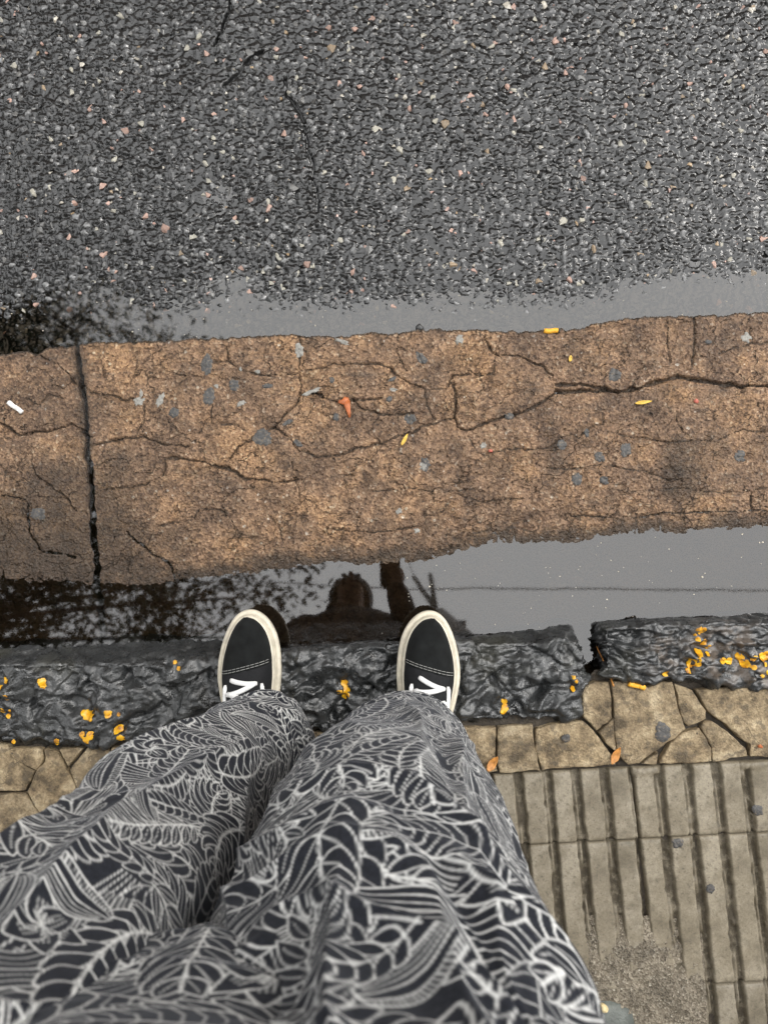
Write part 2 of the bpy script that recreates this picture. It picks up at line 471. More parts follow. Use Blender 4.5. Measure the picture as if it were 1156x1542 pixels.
ys = np.concatenate([np.arange(.28, 1.12, .0023), np.geomspace(1.13, 14, 30)])
X, Y = np.meshgrid(xs, ys)
Z = road_top(X, Y)
near = sstep(.92, .88, np.abs(X)) * sstep(1.13, 1.09, Y)
wx = X + .0030 * fbm(X * 110, Y * 110, seed=501, oct=2); wy = Y + .0030 * fbm(X * 110, Y * 110, seed=502, oct=2)
F1, F2, cid, _a, _b = worley2(wx / .0102, wy / .0098, seed=503)
hb = .0046 * np.sqrt(np.clip(1 - (F1 / .66) ** 2, 0, 1)) * (.35 + .9 * cid)
G1, G2, cid2, _a, _b = worley2(wx / .0058 + 5, wy / .0058, seed=505)
hb = hb + .0018 * np.sqrt(np.clip(1 - (G1 / .66) ** 2, 0, 1)) * cid2
film = .0012 + .0016 * fbm(X * 9, Y * 9, seed=507, oct=3)              # bitumen and water film between the stones
hb = film + np.logaddexp(0, (hb - film) / .0003) * .0003
Z = Z - .0040 * near + hb * near
tone = np.where(cid < .80, .008 + .014 * cid2, np.where(cid < .94, .03 + .05 * cid2, .09 + .12 * cid2))
tone = np.where(F1 < .5, tone, .009)[..., None] * np.array([1.0, 1.0, 1.0])
for c in CRACK_ROAD:
    w = seg_dist(X + .005 * fbm(X * 70, Y * 70, seed=8, oct=3), Y, c)
    ck = 1 - sstep(.0008, .0042, w)
    Z = Z * (1 - ck) + np.maximum(Z - .012, .0012) * ck; tone = tone * (1 - .75 * ck[..., None])
tone = tone * near[..., None] + .016 * (1 - near[..., None])
road = ob('road', mesh('road', np.stack([X, Y, Z], -1).reshape(-1, 3), grid_faces(len(ys), len(xs)), MT['binder'], True, tone.reshape(-1, 3), {'far': 1 - near}), None,
          'wet dark asphalt road surface beyond the concrete gutter', 'road', 'structure')

def hull(k, seed, flat=.62):
    r = np.random.default_rng(seed)
    p = r.normal(size=(k, 3)); p /= np.linalg.norm(p, axis=1)[:, None]
    p *= np.array([1, r.uniform(.62, .95), flat])
    p *= r.uniform(.82, 1.08, (k, 1))
    p[:, 2] = np.minimum(p[:, 2], .42 * r.uniform(.8, 1.1))         # worn flat top
    bm = bmesh.new()
    for q in p: bm.verts.new(q)
    res = bmesh.ops.convex_hull(bm, input=bm.verts)
    bmesh.ops.delete(bm, geom=[g for g in res['geom_interior'] if isinstance(g, bmesh.types.BMVert)], context='VERTS')
    bmesh.ops.triangulate(bm, faces=bm.faces)
    bm.verts.index_update()
    V = np.array([v.co[:] for v in bm.verts]); F = np.array([[v.index for v in f.verts] for f in bm.faces])
    bm.free()
    return V, F
HULLS = [hull(13, 100 + i) for i in range(16)]
step = .0096
gx, gy = np.meshgrid(np.arange(-1.3, 1.3, step), np.arange(.30, 1.62, step * .92))
gx = gx + (np.arange(gx.shape[0]) % 2)[:, None] * step * .5
gx = (gx + rng.uniform(-.42, .42, gx.shape) * step).ravel(); gy = (gy + rng.uniform(-.42, .42, gy.shape) * step).ravel()
keep = gy > edge_y(gx) + .006
for c in CRACK_ROAD:
    keep &= seg_dist(gx + .005 * fbm(gx * 70, gy * 70, seed=8, oct=3), gy, c) > .0062
gx, gy = gx[keep], gy[keep]; N = len(gx)
size = np.clip(rng.lognormal(math.log(.0058), .42, N), .0030, .0135)
gtop = road_top(gx, gy) + rng.normal(0, .0011, N)
kind = rng.random(N)
g = rng.uniform(.014, .034, N)[:, None] * np.array([.8, .82, .82])
mid = rng.uniform(.06, .16, N)[:, None] * np.array([1.02, 1, .96])
pale = rng.uniform(.22, .48, N)[:, None] * np.array([1.05, .97, .82])
pink = rng.uniform(.26, .42, N)[:, None] * np.array([1.1, .72, .60])
tan = rng.uniform(.20, .36, N)[:, None] * np.array([1.2, .85, .5])
tint = np.where((kind < .80)[:, None], g, np.where((kind < .925)[:, None], mid, np.where((kind < .962)[:, None], pale, np.where((kind < .988)[:, None], pink, tan))))
special = kind >= .925
use = (kind >= .80) | (rng.random(N) < .34)
size = np.where(special, np.clip(size, .0036, .0105), size)
rot = rng.uniform(0, 2 * math.pi, N)
tx = rng.normal(0, .22, N); ty = rng.normal(0, .22, N)
pick = rng.integers(0, len(HULLS), N)
# the 300 pale or pink stones that show largest are parts of their own; the rest is one mass
vis = (np.abs(gx) < .76) & (gy < 1.02) & special
order = np.argsort(-np.where(vis, size, 0))[:300]
single = np.zeros(N, bool); single[order] = True
parts, cols = [], []
off = 0; VV, FF, CC = [], [], []
for h, (hv, hf) in enumerate(HULLS):
    idx = np.where((pick == h) & ~single & use)[0]
    n = len(idx)
    sc = size[idx][:, None, None]
    ca, sa = np.cos(rot[idx])[:, None], np.sin(rot[idx])[:, None]
    v = hv[None] * sc
    x = v[..., 0] * ca - v[..., 1] * sa; y = v[..., 0] * sa + v[..., 1] * ca
    z = v[..., 2] + x * tx[idx][:, None] + y * ty[idx][:, None]
    top = z.max(1, keepdims=True)
    z = z - top + gtop[idx][:, None]
    VV.append(np.stack([x + gx[idx][:, None], y + gy[idx][:, None], z], -1).reshape(-1, 3))
    FF.append((hf[None] + (np.arange(n) * len(hv))[:, None, None] + off).reshape(-1, 3))
    CC.append(np.repeat(tint[idx], len(hv), 0)); off += n * len(hv)
ag = ob('aggregate', mesh('aggregate', np.concatenate(VV), np.concatenate(FF), MT['stone'], False, np.concatenate(CC)), road, kind='stuff')
SM = {}
tones = {'pale': (.38, .36, .30), 'pink': (.40, .26, .21), 'tan': (.27, .20, .13)}
for i in order:
    t = 'pale' if kind[i] < .962 else ('pink' if kind[i] < .988 else 'tan')
    v_ = int(pick[i]) % 5
    if (t, v_) not in SM:
        hv, hf = HULLS[v_ * 3]
        SM[(t, v_)] = mesh('stone_' + t, hv, hf, MT['stone'], False, np.repeat(np.array([tones[t]]) * rng.uniform(.75, 1.25), len(hv), 0))
    o = ob('stone', SM[(t, v_)], road, loc=(gx[i], gy[i], gtop[i] - size[i] * .36))
    o.scale = (size[i],) * 3; o.rotation_euler = (ty[i] * .6, -tx[i] * .6, rot[i])

# ---- gutter of two concrete slabs -----------------------------------
V, F = box((0, .03, -.07), (6.0, .86, .05))
gutter = ob('gutter', mesh('gutter', V, F, MT['dirt'], False), None, 'cracked brown concrete gutter strip between road and kerb', 'gutter', 'structure')
CR = [  # (half width m, depth m, pixel polyline)
    (.0032, .009, [(1300, 600), (1156, 583), (1110, 582), (1060, 574), (1018, 567), (988, 577), (953, 587), (928, 591), (878, 588), (838, 591)]),
    (.0022, .006, [(838, 580), (870, 578), (900, 584), (928, 590)]),
    (.0022, .006, [(838, 591), (823, 600), (798, 616), (768, 627), (728, 639), (703, 650), (688, 645), (685, 630), (685, 600), (683, 580)]),
    (.0016, .004, [(685, 630), (643, 640), (608, 655), (578, 667), (540, 675), (505, 687), (480, 690), (450, 680), (435, 660), (415, 645)]),
    (.0018, .005, [(833, 566), (813, 552), (783, 537), (753, 537), (735, 525), (730, 508)]),
    (.0014, .004, [(745, 550), (743, 562), (713, 565), (683, 567), (673, 585), (648, 587), (618, 579), (598, 565), (578, 549), (530, 548), (490, 552), (450, 562), (430, 567), (390, 565), (360, 557), (345, 545), (320, 545), (305, 552)]),
    (.0012, .003, [(703, 655), (723, 687), (763, 677), (803, 676), (833, 672)]),
    (.0012, .003, [(795, 695), (828, 706), (868, 706), (898, 700), (968, 710), (1010, 724)]),
    (.0012, .003, [(873, 657), (885, 645), (905, 640), (909, 617)]),
    (.0012, .003, [(923, 655), (978, 662), (1008, 667), (1078, 662), (1118, 647), (1180, 652)]),
    (.0014, .003, [(1160, 515), (1118, 522), (1078, 534)]),
    (.0014, .004, [(1003, 480), (1003, 515), (1008, 545)]), (.0014, .004, [(1043, 476), (1045, 515), (1040, 552)]),
    (.0018, .005, [(135, 592), (165, 595), (210, 606)]),
    (.0020, .006, [(-60, 610), (0, 637), (30, 654), (75, 650), (110, 640), (128, 647)]),
    (.0016, .005, [(143, 670), (180, 662), (215, 657), (250, 670), (285, 673)]),
    (.0020, .006, [(250, 690), (285, 692), (320, 700), (345, 705), (370, 720), (415, 725), (455, 722)]),
    (.0014, .004, [(250, 690), (245, 715), (220, 730), (165, 735), (143, 742)]),
    (.0013, .004, [(265, 565), (300, 566)]), (.0018, .006, [(452, 595), (475, 592), (490, 601), (510, 604), (578, 601)]),
    (.0015, .005, [(452, 600), (435, 620), (415, 645), (380, 660), (360, 672), (345, 690)]),
    (.0015, .005, [(530, 602), (545, 617), (578, 624), (620, 622)]),
    (.0014, .005, [(342, 508), (345, 545)]), (.0013, .004, [(452, 505), (452, 565), (452, 597)]), (.0013, .004, [(600, 500), (598, 530), (610, 560)]),
    (.0016, .005, [(190, 800), (215, 825), (250, 845), (262, 870)]),
    (.0016, .005, [(50, 690), (52, 715), (75, 730), (100, 752), (112, 770)]), (.0016, .005, [(0, 745), (37, 750), (42, 800), (60, 830), (110, 838)]),
    (.0016, .005, [(62, 537), (90, 550), (105, 565), (118, 580)]), (.0012, .003, [(45, 600), (60, 610), (75, 596), (95, 600)]),
    (.0012, .003, [(220, 610), (215, 640), (205, 655)]), (.0012, .003, [(320, 612), (318, 640), (350, 640), (372, 648)]),
    (.0011, .003, [(440, 695), (445, 720), (455, 760)]), (.0011, .003, [(490, 795), (530, 800), (578, 800), (640, 790)]), (.0011, .003, [(1130, 740), (1135, 775)]),
    (.0011, .003, [(240, 790), (290, 785), (300, 765), (340, 770)]), (.0011, .003, [(560, 740), (620, 735), (660, 742), (720, 735)]), (.0011, .003, [(690, 745), (730, 755), (800, 750)]),
    (.0011, .003, [(950, 740), (1020, 735), (1080, 742), (1156, 735)]), (.0011, .003, [(860, 775), (930, 780), (1010, 772), (1156, 768)]),
    (.0011, .003, [(400, 770), (420, 790), (425, 815)]), (.0011, .003, [(640, 587), (640, 610), (655, 630)]), (.0011, .003, [(1020, 610), (1018, 640), (1040, 660)]),
]
CRW = [(w, d, PL(p, .01)) for w, d, p in CR]
def slab_z(x, y, cracks=True):
    e, s = edge_y(x), shore_y(x) + .003 * vnoise(x * 30, y * 5, seed=61)
    v = (e - y) / (e - s)
    z = np.interp(v, [-.2, 0, .6, .84, 1.0, 1.12, 1.5], [.0150, .0150, .0132, .0080, .0, -.012, -.034])
    left = sstep(.30, -.1, (x + .45) * 2.0) * sstep(.30, .75, v)
    z = z - .0062 * left * np.clip(z / .009, 0, 1)
    z = z + .0013 * fbm(x * 18, y * 18, seed=11, oct=3) * (.35 + .65 * sstep(1.1, .8, v))
    lay = fbm(x * 14, y * 55, seed=13, oct=4)
    z = z + .0016 * np.abs(lay) * sstep(.25, .9, v) * sstep(1.15, 1.0, v)
    lump = worley2(x * 26, y * 30, seed=19)
    z = z - .0020 * sstep(.13, 0, lump[1] - lump[0]) * sstep(.1, .5, fbm(x * 4, y * 4, seed=21, oct=2) + .25)
    z = z + .0007 * vnoise(x * 170, y * 170, seed=15) + .0004 * vnoise(x * 330, y * 330, seed=16)
    cr = np.zeros_like(x)
    if cracks:
        wx = x + .0050 * fbm(x * 55, y * 55, seed=31, oct=4, gain=.62); wy = y + .0050 * fbm(x * 55, y * 55, seed=37, oct=4, gain=.62)
        for w, d, p in CRW:
            m = (x > p[:, 0].min() - .012) & (x < p[:, 0].max() + .012) & (y > p[:, 1].min() - .012) & (y < p[:, 1].max() + .012)
            if not m.any(): continue
            D = seg_dist(wx[m], wy[m], p)
            ww = w * (.80 + .65 * vnoise(x[m] * 60, y[m] * 60, seed=41))
            k = 1 - sstep(ww * .5, ww * 1.5, D)
            k2 = 1 - sstep(ww, ww * 4, D)
            z[m] -= d * k + .12 * d * k2
            cr[m] = np.maximum(cr[m], k)
    return z, cr, v
def slab(name, xl, xr, ncols, fine):
    """a slab between two side lines xl(y), xr(y); its street edge follows the traced broken line"""
    u = np.concatenate([[0, 0], fine, [1, 1]])
    top = np.linspace(0, 1, 236)
    Vv = np.concatenate([[0, 0], top * 1.08, np.linspace(1.09, 1.42, 26)])
    U, W = np.meshgrid(u, Vv)
    x = np.zeros_like(U); y = np.zeros_like(U)
    xg = -.5 * np.ones_like(U)
    for it in range(3):
        e, s = edge_y(xg), shore_y(xg)
        y = e - W * (e - s)
        xg = xl(y) * (1 - U) + xr(y) * U
    x = xg
    y = y + np.where(W < .02, .0022 * vnoise(x * 90, y * 0, seed=51) + .0012 * vnoise(x * 260, y * 0, seed=52), 0)
    x = x + np.where((U == 0) | (U == 1), .0025 * vnoise(x * 0, y * 90, seed=53), 0)
    z, cr, v = slab_z(x, y)
    edge_r = np.minimum(np.arange(len(Vv))[:, None], 99)
    z[:1] = -.05; z[:, :1] = -.05; z[:, -1:] = -.05
    z[1] -= .0015; z[:, 1] -= .0025; z[:, -2] -= .0025
    zw = z + .0012 * fbm(x * 40, y * 40, seed=71, oct=3)
    wet = 1 - sstep(.0010, .0050, zw)
    wet = np.maximum(wet, .75 * sstep(.15, .55, fbm(x * 6 + 3, y * 6, seed=73, oct=3) + .9 * sstep(-.35, -.62, x) * sstep(.2, .75, v) - .05))
    wet = np.maximum(wet, 1.0 * sstep(.35, .85, v + .16 * fbm(x * 25, y * 25, seed=79, oct=3)) * sstep(-.36, -.52, x))
    wet[:4] = 1.0                                                         # wet edge, with the dark reflection line at the puddle painted in
    jd = np.abs(x - joint_x(y))
    wet = np.maximum(wet, (1 - sstep(.004, .02, jd + .006 * vnoise(x * 60, y * 60, seed=77))) * .85)
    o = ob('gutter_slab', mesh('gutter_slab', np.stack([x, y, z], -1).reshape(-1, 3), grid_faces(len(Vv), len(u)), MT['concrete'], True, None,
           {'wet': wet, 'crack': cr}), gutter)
    return o
fr = np.linspace(0, 1, 760) * (1.36 / 2.06)
fr = np.concatenate([fr, np.linspace(fr[-1], 1, 90)[1:]])
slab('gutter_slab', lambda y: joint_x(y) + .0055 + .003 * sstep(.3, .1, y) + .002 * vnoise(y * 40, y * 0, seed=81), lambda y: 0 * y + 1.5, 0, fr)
fl = np.concatenate([np.linspace(0, .78, 90), np.linspace(.78, 1, 140)[1:]])
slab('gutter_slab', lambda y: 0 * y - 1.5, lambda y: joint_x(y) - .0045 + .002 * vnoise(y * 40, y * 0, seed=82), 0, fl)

def dab(px, py, rx, ry, mat, parent, zfun, name, thick=.0005, seed=0, ang=0.0, rough=.2):
    cx, cy = P(px, py, zfun(*[np.array([q]) for q in P(px, py, .01)])[0] if zfun else .01)
    r_ = np.linspace(0, 1, 6); a_ = np.arange(44) / 44 * 2 * math.pi
    R, A = np.meshgrid(r_, a_, indexing='ij')
    wob = .92 + rough * vnoise(np.cos(A) * 1.1 + seed * 3.3, np.sin(A) * 1.1, seed=90) + .8 * rough * vnoise(np.cos(A) * 4 + seed, np.sin(A) * 4, seed=91)
    k = .001275
    dx, dy = R * np.cos(A) * rx * k * wob, R * np.sin(A) * ry * k * wob
    x = cx + dx * math.cos(ang) - dy * math.sin(ang); y = cy + dx * math.sin(ang) + dy * math.cos(ang)
    z = zfun(x, y) + np.where(R < .99, thick * (1 - R ** 6) + .0006, -.0006) + .0005 * vnoise(x * 300, y * 300, seed=92)
    V = np.stack([x, y, z], -1).reshape(-1, 3)
    return ob(name, mesh(name, V, grid_faces(6, 44, True), MT[mat]), parent)
slabs = [o for o in COL.objects if o.name.startswith('gutter_slab')]
zs = lambda x, y: slab_z(np.asarray(x, float), np.asarray(y, float), False)[0]
for i, (px, py, rx, ry, a) in enumerate([(925, 565, 10, 12, .5), (397, 658, 15, 12, 0), (315, 598, 10, 14, 0), (311, 550, 9, 16, 0), (352, 580, 9, 8, .4), (262, 622, 9, 8, 0), (634, 538, 12, 7, -.8),
        (618, 630, 9, 9, 0), (845, 669, 7, 9, 0), (868, 722, 10, 11, 0), (902, 689, 8, 10, .3), (909, 723, 8, 7, 0), (942, 678, 9, 11, 0), (1113, 688, 10, 10, 0), (403, 581, 9, 4, 0),
        (506, 628, 5, 7, 0), (434, 636, 11, 4, .5), (450, 668, 8, 5, -.6), (58, 772, 14, 10, 0), (640, 698, 9, 11, 0), (500, 572, 5, 5, 0), (586, 601, 5, 5, 0), (766, 626, 7, 5, 0), (883, 652, 4, 7, 0), (1065, 515, 6, 4, 0), (590, 571, 8, 4, .5)]):
    dab(px, py, rx, ry, 'gum', slabs[0 if px > 135 else 1], zs, 'gum_spot', seed=i, ang=a)
for i, (px, py, rx, ry, a) in enumerate([(209, 604, 9, 5, .3), (242, 601, 5, 10, -.3), (213, 592, 3, 6, 0), (452, 527, 9, 11, 0), (470, 589, 12, 4, .4), (326, 581, 4, 4, 0), (362, 556, 3, 5, .3), (388, 559, 4, 4, 0), (515, 514, 12, 4, -.3), (690, 512, 7, 8, 0), (727, 672, 5, 6, 0), (627, 800, 4, 4, 0), (592, 587, 5, 4, 0), (1123, 508, 8, 7, 0), (365, 607, 8, 4, .4), (638, 702, 7, 6, 0), (600, 770, 5, 5, 0)]):
    dab(px, py, rx, ry, 'pale_gum', slabs[0], zs, 'mortar_fleck', seed=40 + i, ang=a, thick=.0006, rough=.35)

# ---- puddles --------------------------------------------------------
def flat_sheet(name, x0, x1, y0, y1, z, nx, ny, mat):
    X, Y = np.meshgrid(np.linspace(x0, x1, nx), np.linspace(y0, y1, ny))
    return mesh(name, np.stack([X, Y, X * 0 + z], -1).reshape(-1, 3), grid_faces(ny, nx), mat)
ob('puddle', flat_sheet('puddle', -1.6, 1.6, .20, 1.30, 0, 8, 8, MT['water']), None, 'shallow puddle between the asphalt and the concrete gutter', 'puddle', 'structure')
ob('puddle', flat_sheet('puddle', -1.6, 1.6, -.42, .20, 0, 8, 8, MT['water']), None, 'long still puddle along the dark kerb stones reflecting the sky', 'puddle', 'structure')

# ---- kerb stones ----------------------------------------------------
ZK = .055
V, F = box((0, -.30, -.07), (6, .24, .06))
kerb = ob('kerb', mesh('kerb', V, F, MT['dirt'], False), None, 'kerb of rough dark wet stones with yellow paint flecks', 'kerb', 'structure')
def interp_line(pts, z):
    a = PL(pts, z)
    return lambda x: np.interp(x, a[:, 0], a[:, 1])
def kerb_stone(front, back, foot, xl, xr, seed, blobs, worn_at=None, amp=1.0):
    fy, by, wy = interp_line(front, ZK), interp_line(back, ZK), interp_line(foot, 0.0)
    L = xr - xl; W = .13; Hh = ZK + .05
    st = .0028
    def face(a0, a1, fn):
        n0 = max(2, int(a0 / st)); n1 = max(2, int(a1 / st))
        A, B = np.meshgrid(np.linspace(-.5, .5, n0), np.linspace(-.5, .5, n1))
        return fn(A, B), (n1, n0)
    faces = [face(L, W, lambda A, B: (A, B, 0 * A + .5)), face(L, Hh, lambda A, B: (A, 0 * A + .5, -B)), face(L, .05, lambda A, B: (A, 0 * A - .5, .5 - (B + .5) * .3)),
             face(W, Hh, lambda A, B: (0 * A - .5, A, B)), face(W, Hh, lambda A, B: (0 * A + .5, A, -B))]
    out = []
    for (qx, qy, qz), sh in faces:
        D = np.array([L, W, Hh])
        p = np.stack([qx, qy, qz], -1).reshape(-1, 3) * D
        r = .010
        c = np.clip(p, -D / 2 + r, D / 2 - r)
        n = p - c; n /= np.linalg.norm(n, axis=1)[:, None]
        p = c + r * n
        wp = p * (.72, 1.0, 1.0) + .016 * np.stack([fbm(p[:, 0] * 22, p[:, 1] * 22, p[:, 2] * 22, seed + k, 2) for k in (1, 2, 3)], 1)
        fa, ea = facets3(wp, .050, seed + 5); fb, eb = facets3(wp, .023, seed + 9); fc, ec = facets3(wp, .0115, seed + 15)
        crev = (.0075 * (1 - sstep(.0, .10, ea)) + .0030 * (1 - sstep(.0, .13, eb))) * sstep(-.1, .35, vnoise(p[:, 0] * 26, p[:, 1] * 26, p[:, 2] * 26, seed + 18))
        h = .0170 * fa + .0105 * fb + .0045 * fc - crev + .0035 * fbm(p[:, 0] * 60, p[:, 1] * 60, p[:, 2] * 60, seed + 12, 3)
        frontness = sstep(.035, .055, p[:, 1]) * sstep(.050, .035, p[:, 2])
        h = (h * (1 - .72 * frontness) - .002) * amp
        p = p + n * h[:, None]
        x = p[:, 0] + (xl + xr) / 2
        t = p[:, 1] / W + .5; zz = p[:, 2] + ZK - Hh / 2
        fr_ = fy(x) + (wy(x) - fy(x)) * np.clip((ZK - zz) / ZK, -.1, 1.3)
        y = by(x) + (fr_ - by(x)) * t
        out.append((np.stack([x, y, zz], 1), n, sh))
    V, F, o = [], [], 0
    for v, n, sh in out:
        V.append(v); F.append(grid_faces(*sh) + o); o += len(v)
    V = np.concatenate(V); F = np.concatenate(F)
    worn = np.zeros(len(V))
    if worn_at is not None:
        for (px, py, r) in worn_at:
            cx, cy = P(px, py, ZK); worn = np.maximum(worn, np.exp(-((V[:, 0] - cx) ** 2 + (V[:, 1] - cy) ** 2) / r ** 2))
    me = mesh('kerb_stone', V, F, MT['basalt'], True, None, {'worn': worn})
    bm = bmesh.new(); bm.from_mesh(me); bmesh.ops.remove_doubles(bm, verts=bm.verts, dist=.0002); bmesh.ops.recalc_face_normals(bm, faces=bm.faces); bm.to_mesh(me); bm.free()
    o = ob('kerb_stone', me, kerb)
    tv, tn, (n1, n0) = out[0]
    tz = tv.reshape(n1, n0, 3)
    for k, cluster in enumerate(blobs):                 # flecks of old paint that follow the stone's top
        sd = seed * 50 + k
        lo = np.array([min(b[0] - 2 * b[2] for b in cluster), min(b[1] - 2 * b[2] for b in cluster)])
        hi = np.array([max(b[0] + 2 * b[2] for b in cluster), max(b[1] + 2 * b[2] for b in cluster)])
        step = .8
        gx_, gy_ = np.meshgrid(np.arange(lo[0], hi[0], step), np.arange(lo[1], hi[1], step))
        f = np.full(gx_.shape, -9.0)
        for bx, by_, br in cluster: f = np.maximum(f, 1 - np.hypot(gx_ - bx, gy_ - by_) / (br * .95))
        f = f + .50 * fbm(gx_ / 7.0, gy_ / 7.0, seed=sd, oct=3)
        wx_, wy_ = P(gx_, gy_, ZK)
        # height of the stone under each point
        col_i = np.clip(((wx_ - xl) / (xr - xl)) * (n0 - 1), 0, n0 - 1.01)
        ci = col_i.astype(int)
        tt = (wy_ - by(wx_)) / (fy(wx_) - by(wx_))
        ri = np.clip(tt * (n1 - 1), 0, n1 - 1.01).astype(int)
        zz_ = tz[ri, ci, 2]
        for _ in range(9):
            zp = np.pad(zz_, 1, mode='edge'); zz_ = (zp[:-2, 1:-1] + zp[2:, 1:-1] + zp[1:-1, :-2] + zp[1:-1, 2:] + 2 * zz_) / 6
        ins = f > 0.02
        zz_ = zz_ + np.clip(f * 6, -1, 1) * .0006 + .0014
        nr, nc = gx_.shape
        Fq = grid_faces(nr, nc); ok = ins.ravel()[Fq].sum(1) >= 3
        Fq = Fq[ok]
        if len(Fq) == 0: continue
        used = np.unique(Fq); mp = np.full(nr * nc, -1); mp[used] = np.arange(len(used))
        Vp = np.stack([wx_, wy_, zz_], -1).reshape(-1, 3)[used]
        ob('paint_fleck', mesh('paint_fleck', Vp, mp[Fq], MT['paint']), o)
    return o
kerb_stone([(-400, 1008), (0, 1002), (150, 1000), (300, 996), (380, 992)], [(-400, 1110), (0, 1112), (50, 1120), (110, 1126), (160, 1124), (230, 1116), (300, 1110), (380, 1106)],
           [(-400, 972), (0, 972), (150, 968), (300, 962), (380, 960)], P(-330, 1050, ZK)[0], P(352, 1050, ZK)[0], 3,
           [[(130, 1077, 8), (138, 1080, 7), (124, 1073, 4)], [(165, 1074, 6)], [(181, 1074, 3)], [(126, 1105, 6), (138, 1105, 7), (132, 1112, 6)], [(179, 1098, 6)], [(183, 1111, 5)], [(66, 1026, 6), (70, 1032, 5)],
            [(11, 1024, 5), (5, 1034, 4)], [(14, 1048, 6)], [(4, 1070, 5)], [(13, 1078, 4), (16, 1070, 3)], [(19, 1118, 4)], [(87, 1117, 5)], [(264, 997, 3)], [(271, 1006, 4)], [(240, 1108, 6)]])
kerb_stone([(300, 990), (400, 984), (480, 976), (560, 973), (640, 972), (700, 968), (800, 966), (900, 966)], [(300, 1106), (480, 1100), (600, 1094), (700, 1090), (760, 1087), (800, 1092), (840, 1088), (900, 1080)],
           [(300, 978), (450, 974), (560, 965), (640, 960), (720, 955), (800, 945), (870, 936), (900, 935)], P(360, 1050, ZK)[0], P(880, 1050, ZK)[0], 8,
           [[(517, 1029, 6), (522, 1038, 6), (511, 1042, 5), (520, 1048, 6)], [(759, 1057, 5), (760, 1066, 6), (758, 1074, 5)], [(862, 1020, 4), (866, 1026, 4)], [(862, 1037, 4)]])
kerb_stone([(890, 950), (940, 945), (1000, 940), (1156, 936), (1600, 925)], [(890, 1012), (925, 1018), (985, 1033), (1010, 1024), (1040, 1024), (1100, 1032), (1156, 1037), (1600, 1030)],
           [(890, 936), (1000, 929), (1156, 923), (1600, 910)], P(908, 980, ZK)[0], P(1560, 980, ZK)[0], 21,
           [[(1052, 950, 6), (1060, 950, 5), (1047, 956, 3)], [(1052, 964, 5), (1062, 968, 6), (1070, 976, 4)], [(1055, 984, 7), (1049, 996, 7), (1042, 1003, 6), (1038, 1010, 5), (1052, 1001, 5)], [(1069, 986, 4)],
            [(1090, 995, 6), (1100, 997, 6)], [(1118, 990, 6), (1122, 1000, 7), (1131, 1004, 5), (1134, 990, 5)], [(1148, 989, 7), (1156, 988, 7)], [(1150, 1000, 4)], [(1155, 1012, 5)], [(1003, 1015, 6)], [(1145, 1018, 3)]],
           worn_at=[(1075, 985, .05), (1110, 970, .04), (1140, 1015, .05), (1000, 985, .03)])
kerb_stone([(-900, 1012), (-330, 1006)], [(-900, 1112), (-330, 1112)], [(-900, 975), (-330, 972)], P(-860, 1050, ZK)[0], P(-338, 1050, ZK)[0], 33, [])

# ---- sidewalk -------------------------------------------------------
ZS = .045
X, Y = np.meshgrid(np.concatenate([-np.geomspace(12, 1.3, 12), np.linspace(-1.25, 1.25, 160), np.geomspace(1.3, 12, 12)]), np.concatenate([np.linspace(-.20, -1.2, 70), np.linspace(-1.3, -4, 10)]))
kb = interp_line([(-900, 1108), (0, 1105), (110, 1118), (300, 1102), (860, 1080), (900, 1030), (1000, 1015), (1600, 1020)], ZK)
Yc = np.minimum(Y, kb(X) + .02)
Z = np.where(np.abs(X) > 1.28, ZS - .004, ZS - .014) + .003 * fbm(X * 20, Y * 20, seed=95, oct=3)
Z = np.where(Y < -1.25, ZS - .004, Z)
sidewalk = ob('sidewalk', mesh('sidewalk', np.stack([X, Yc, Z], -1).reshape(-1, 3), grid_faces(*X.shape)[:, ::-1], MT['dirt']), None, 'sidewalk of cracked concrete pieces and ribbed tiles behind the kerb', 'sidewalk', 'structure')
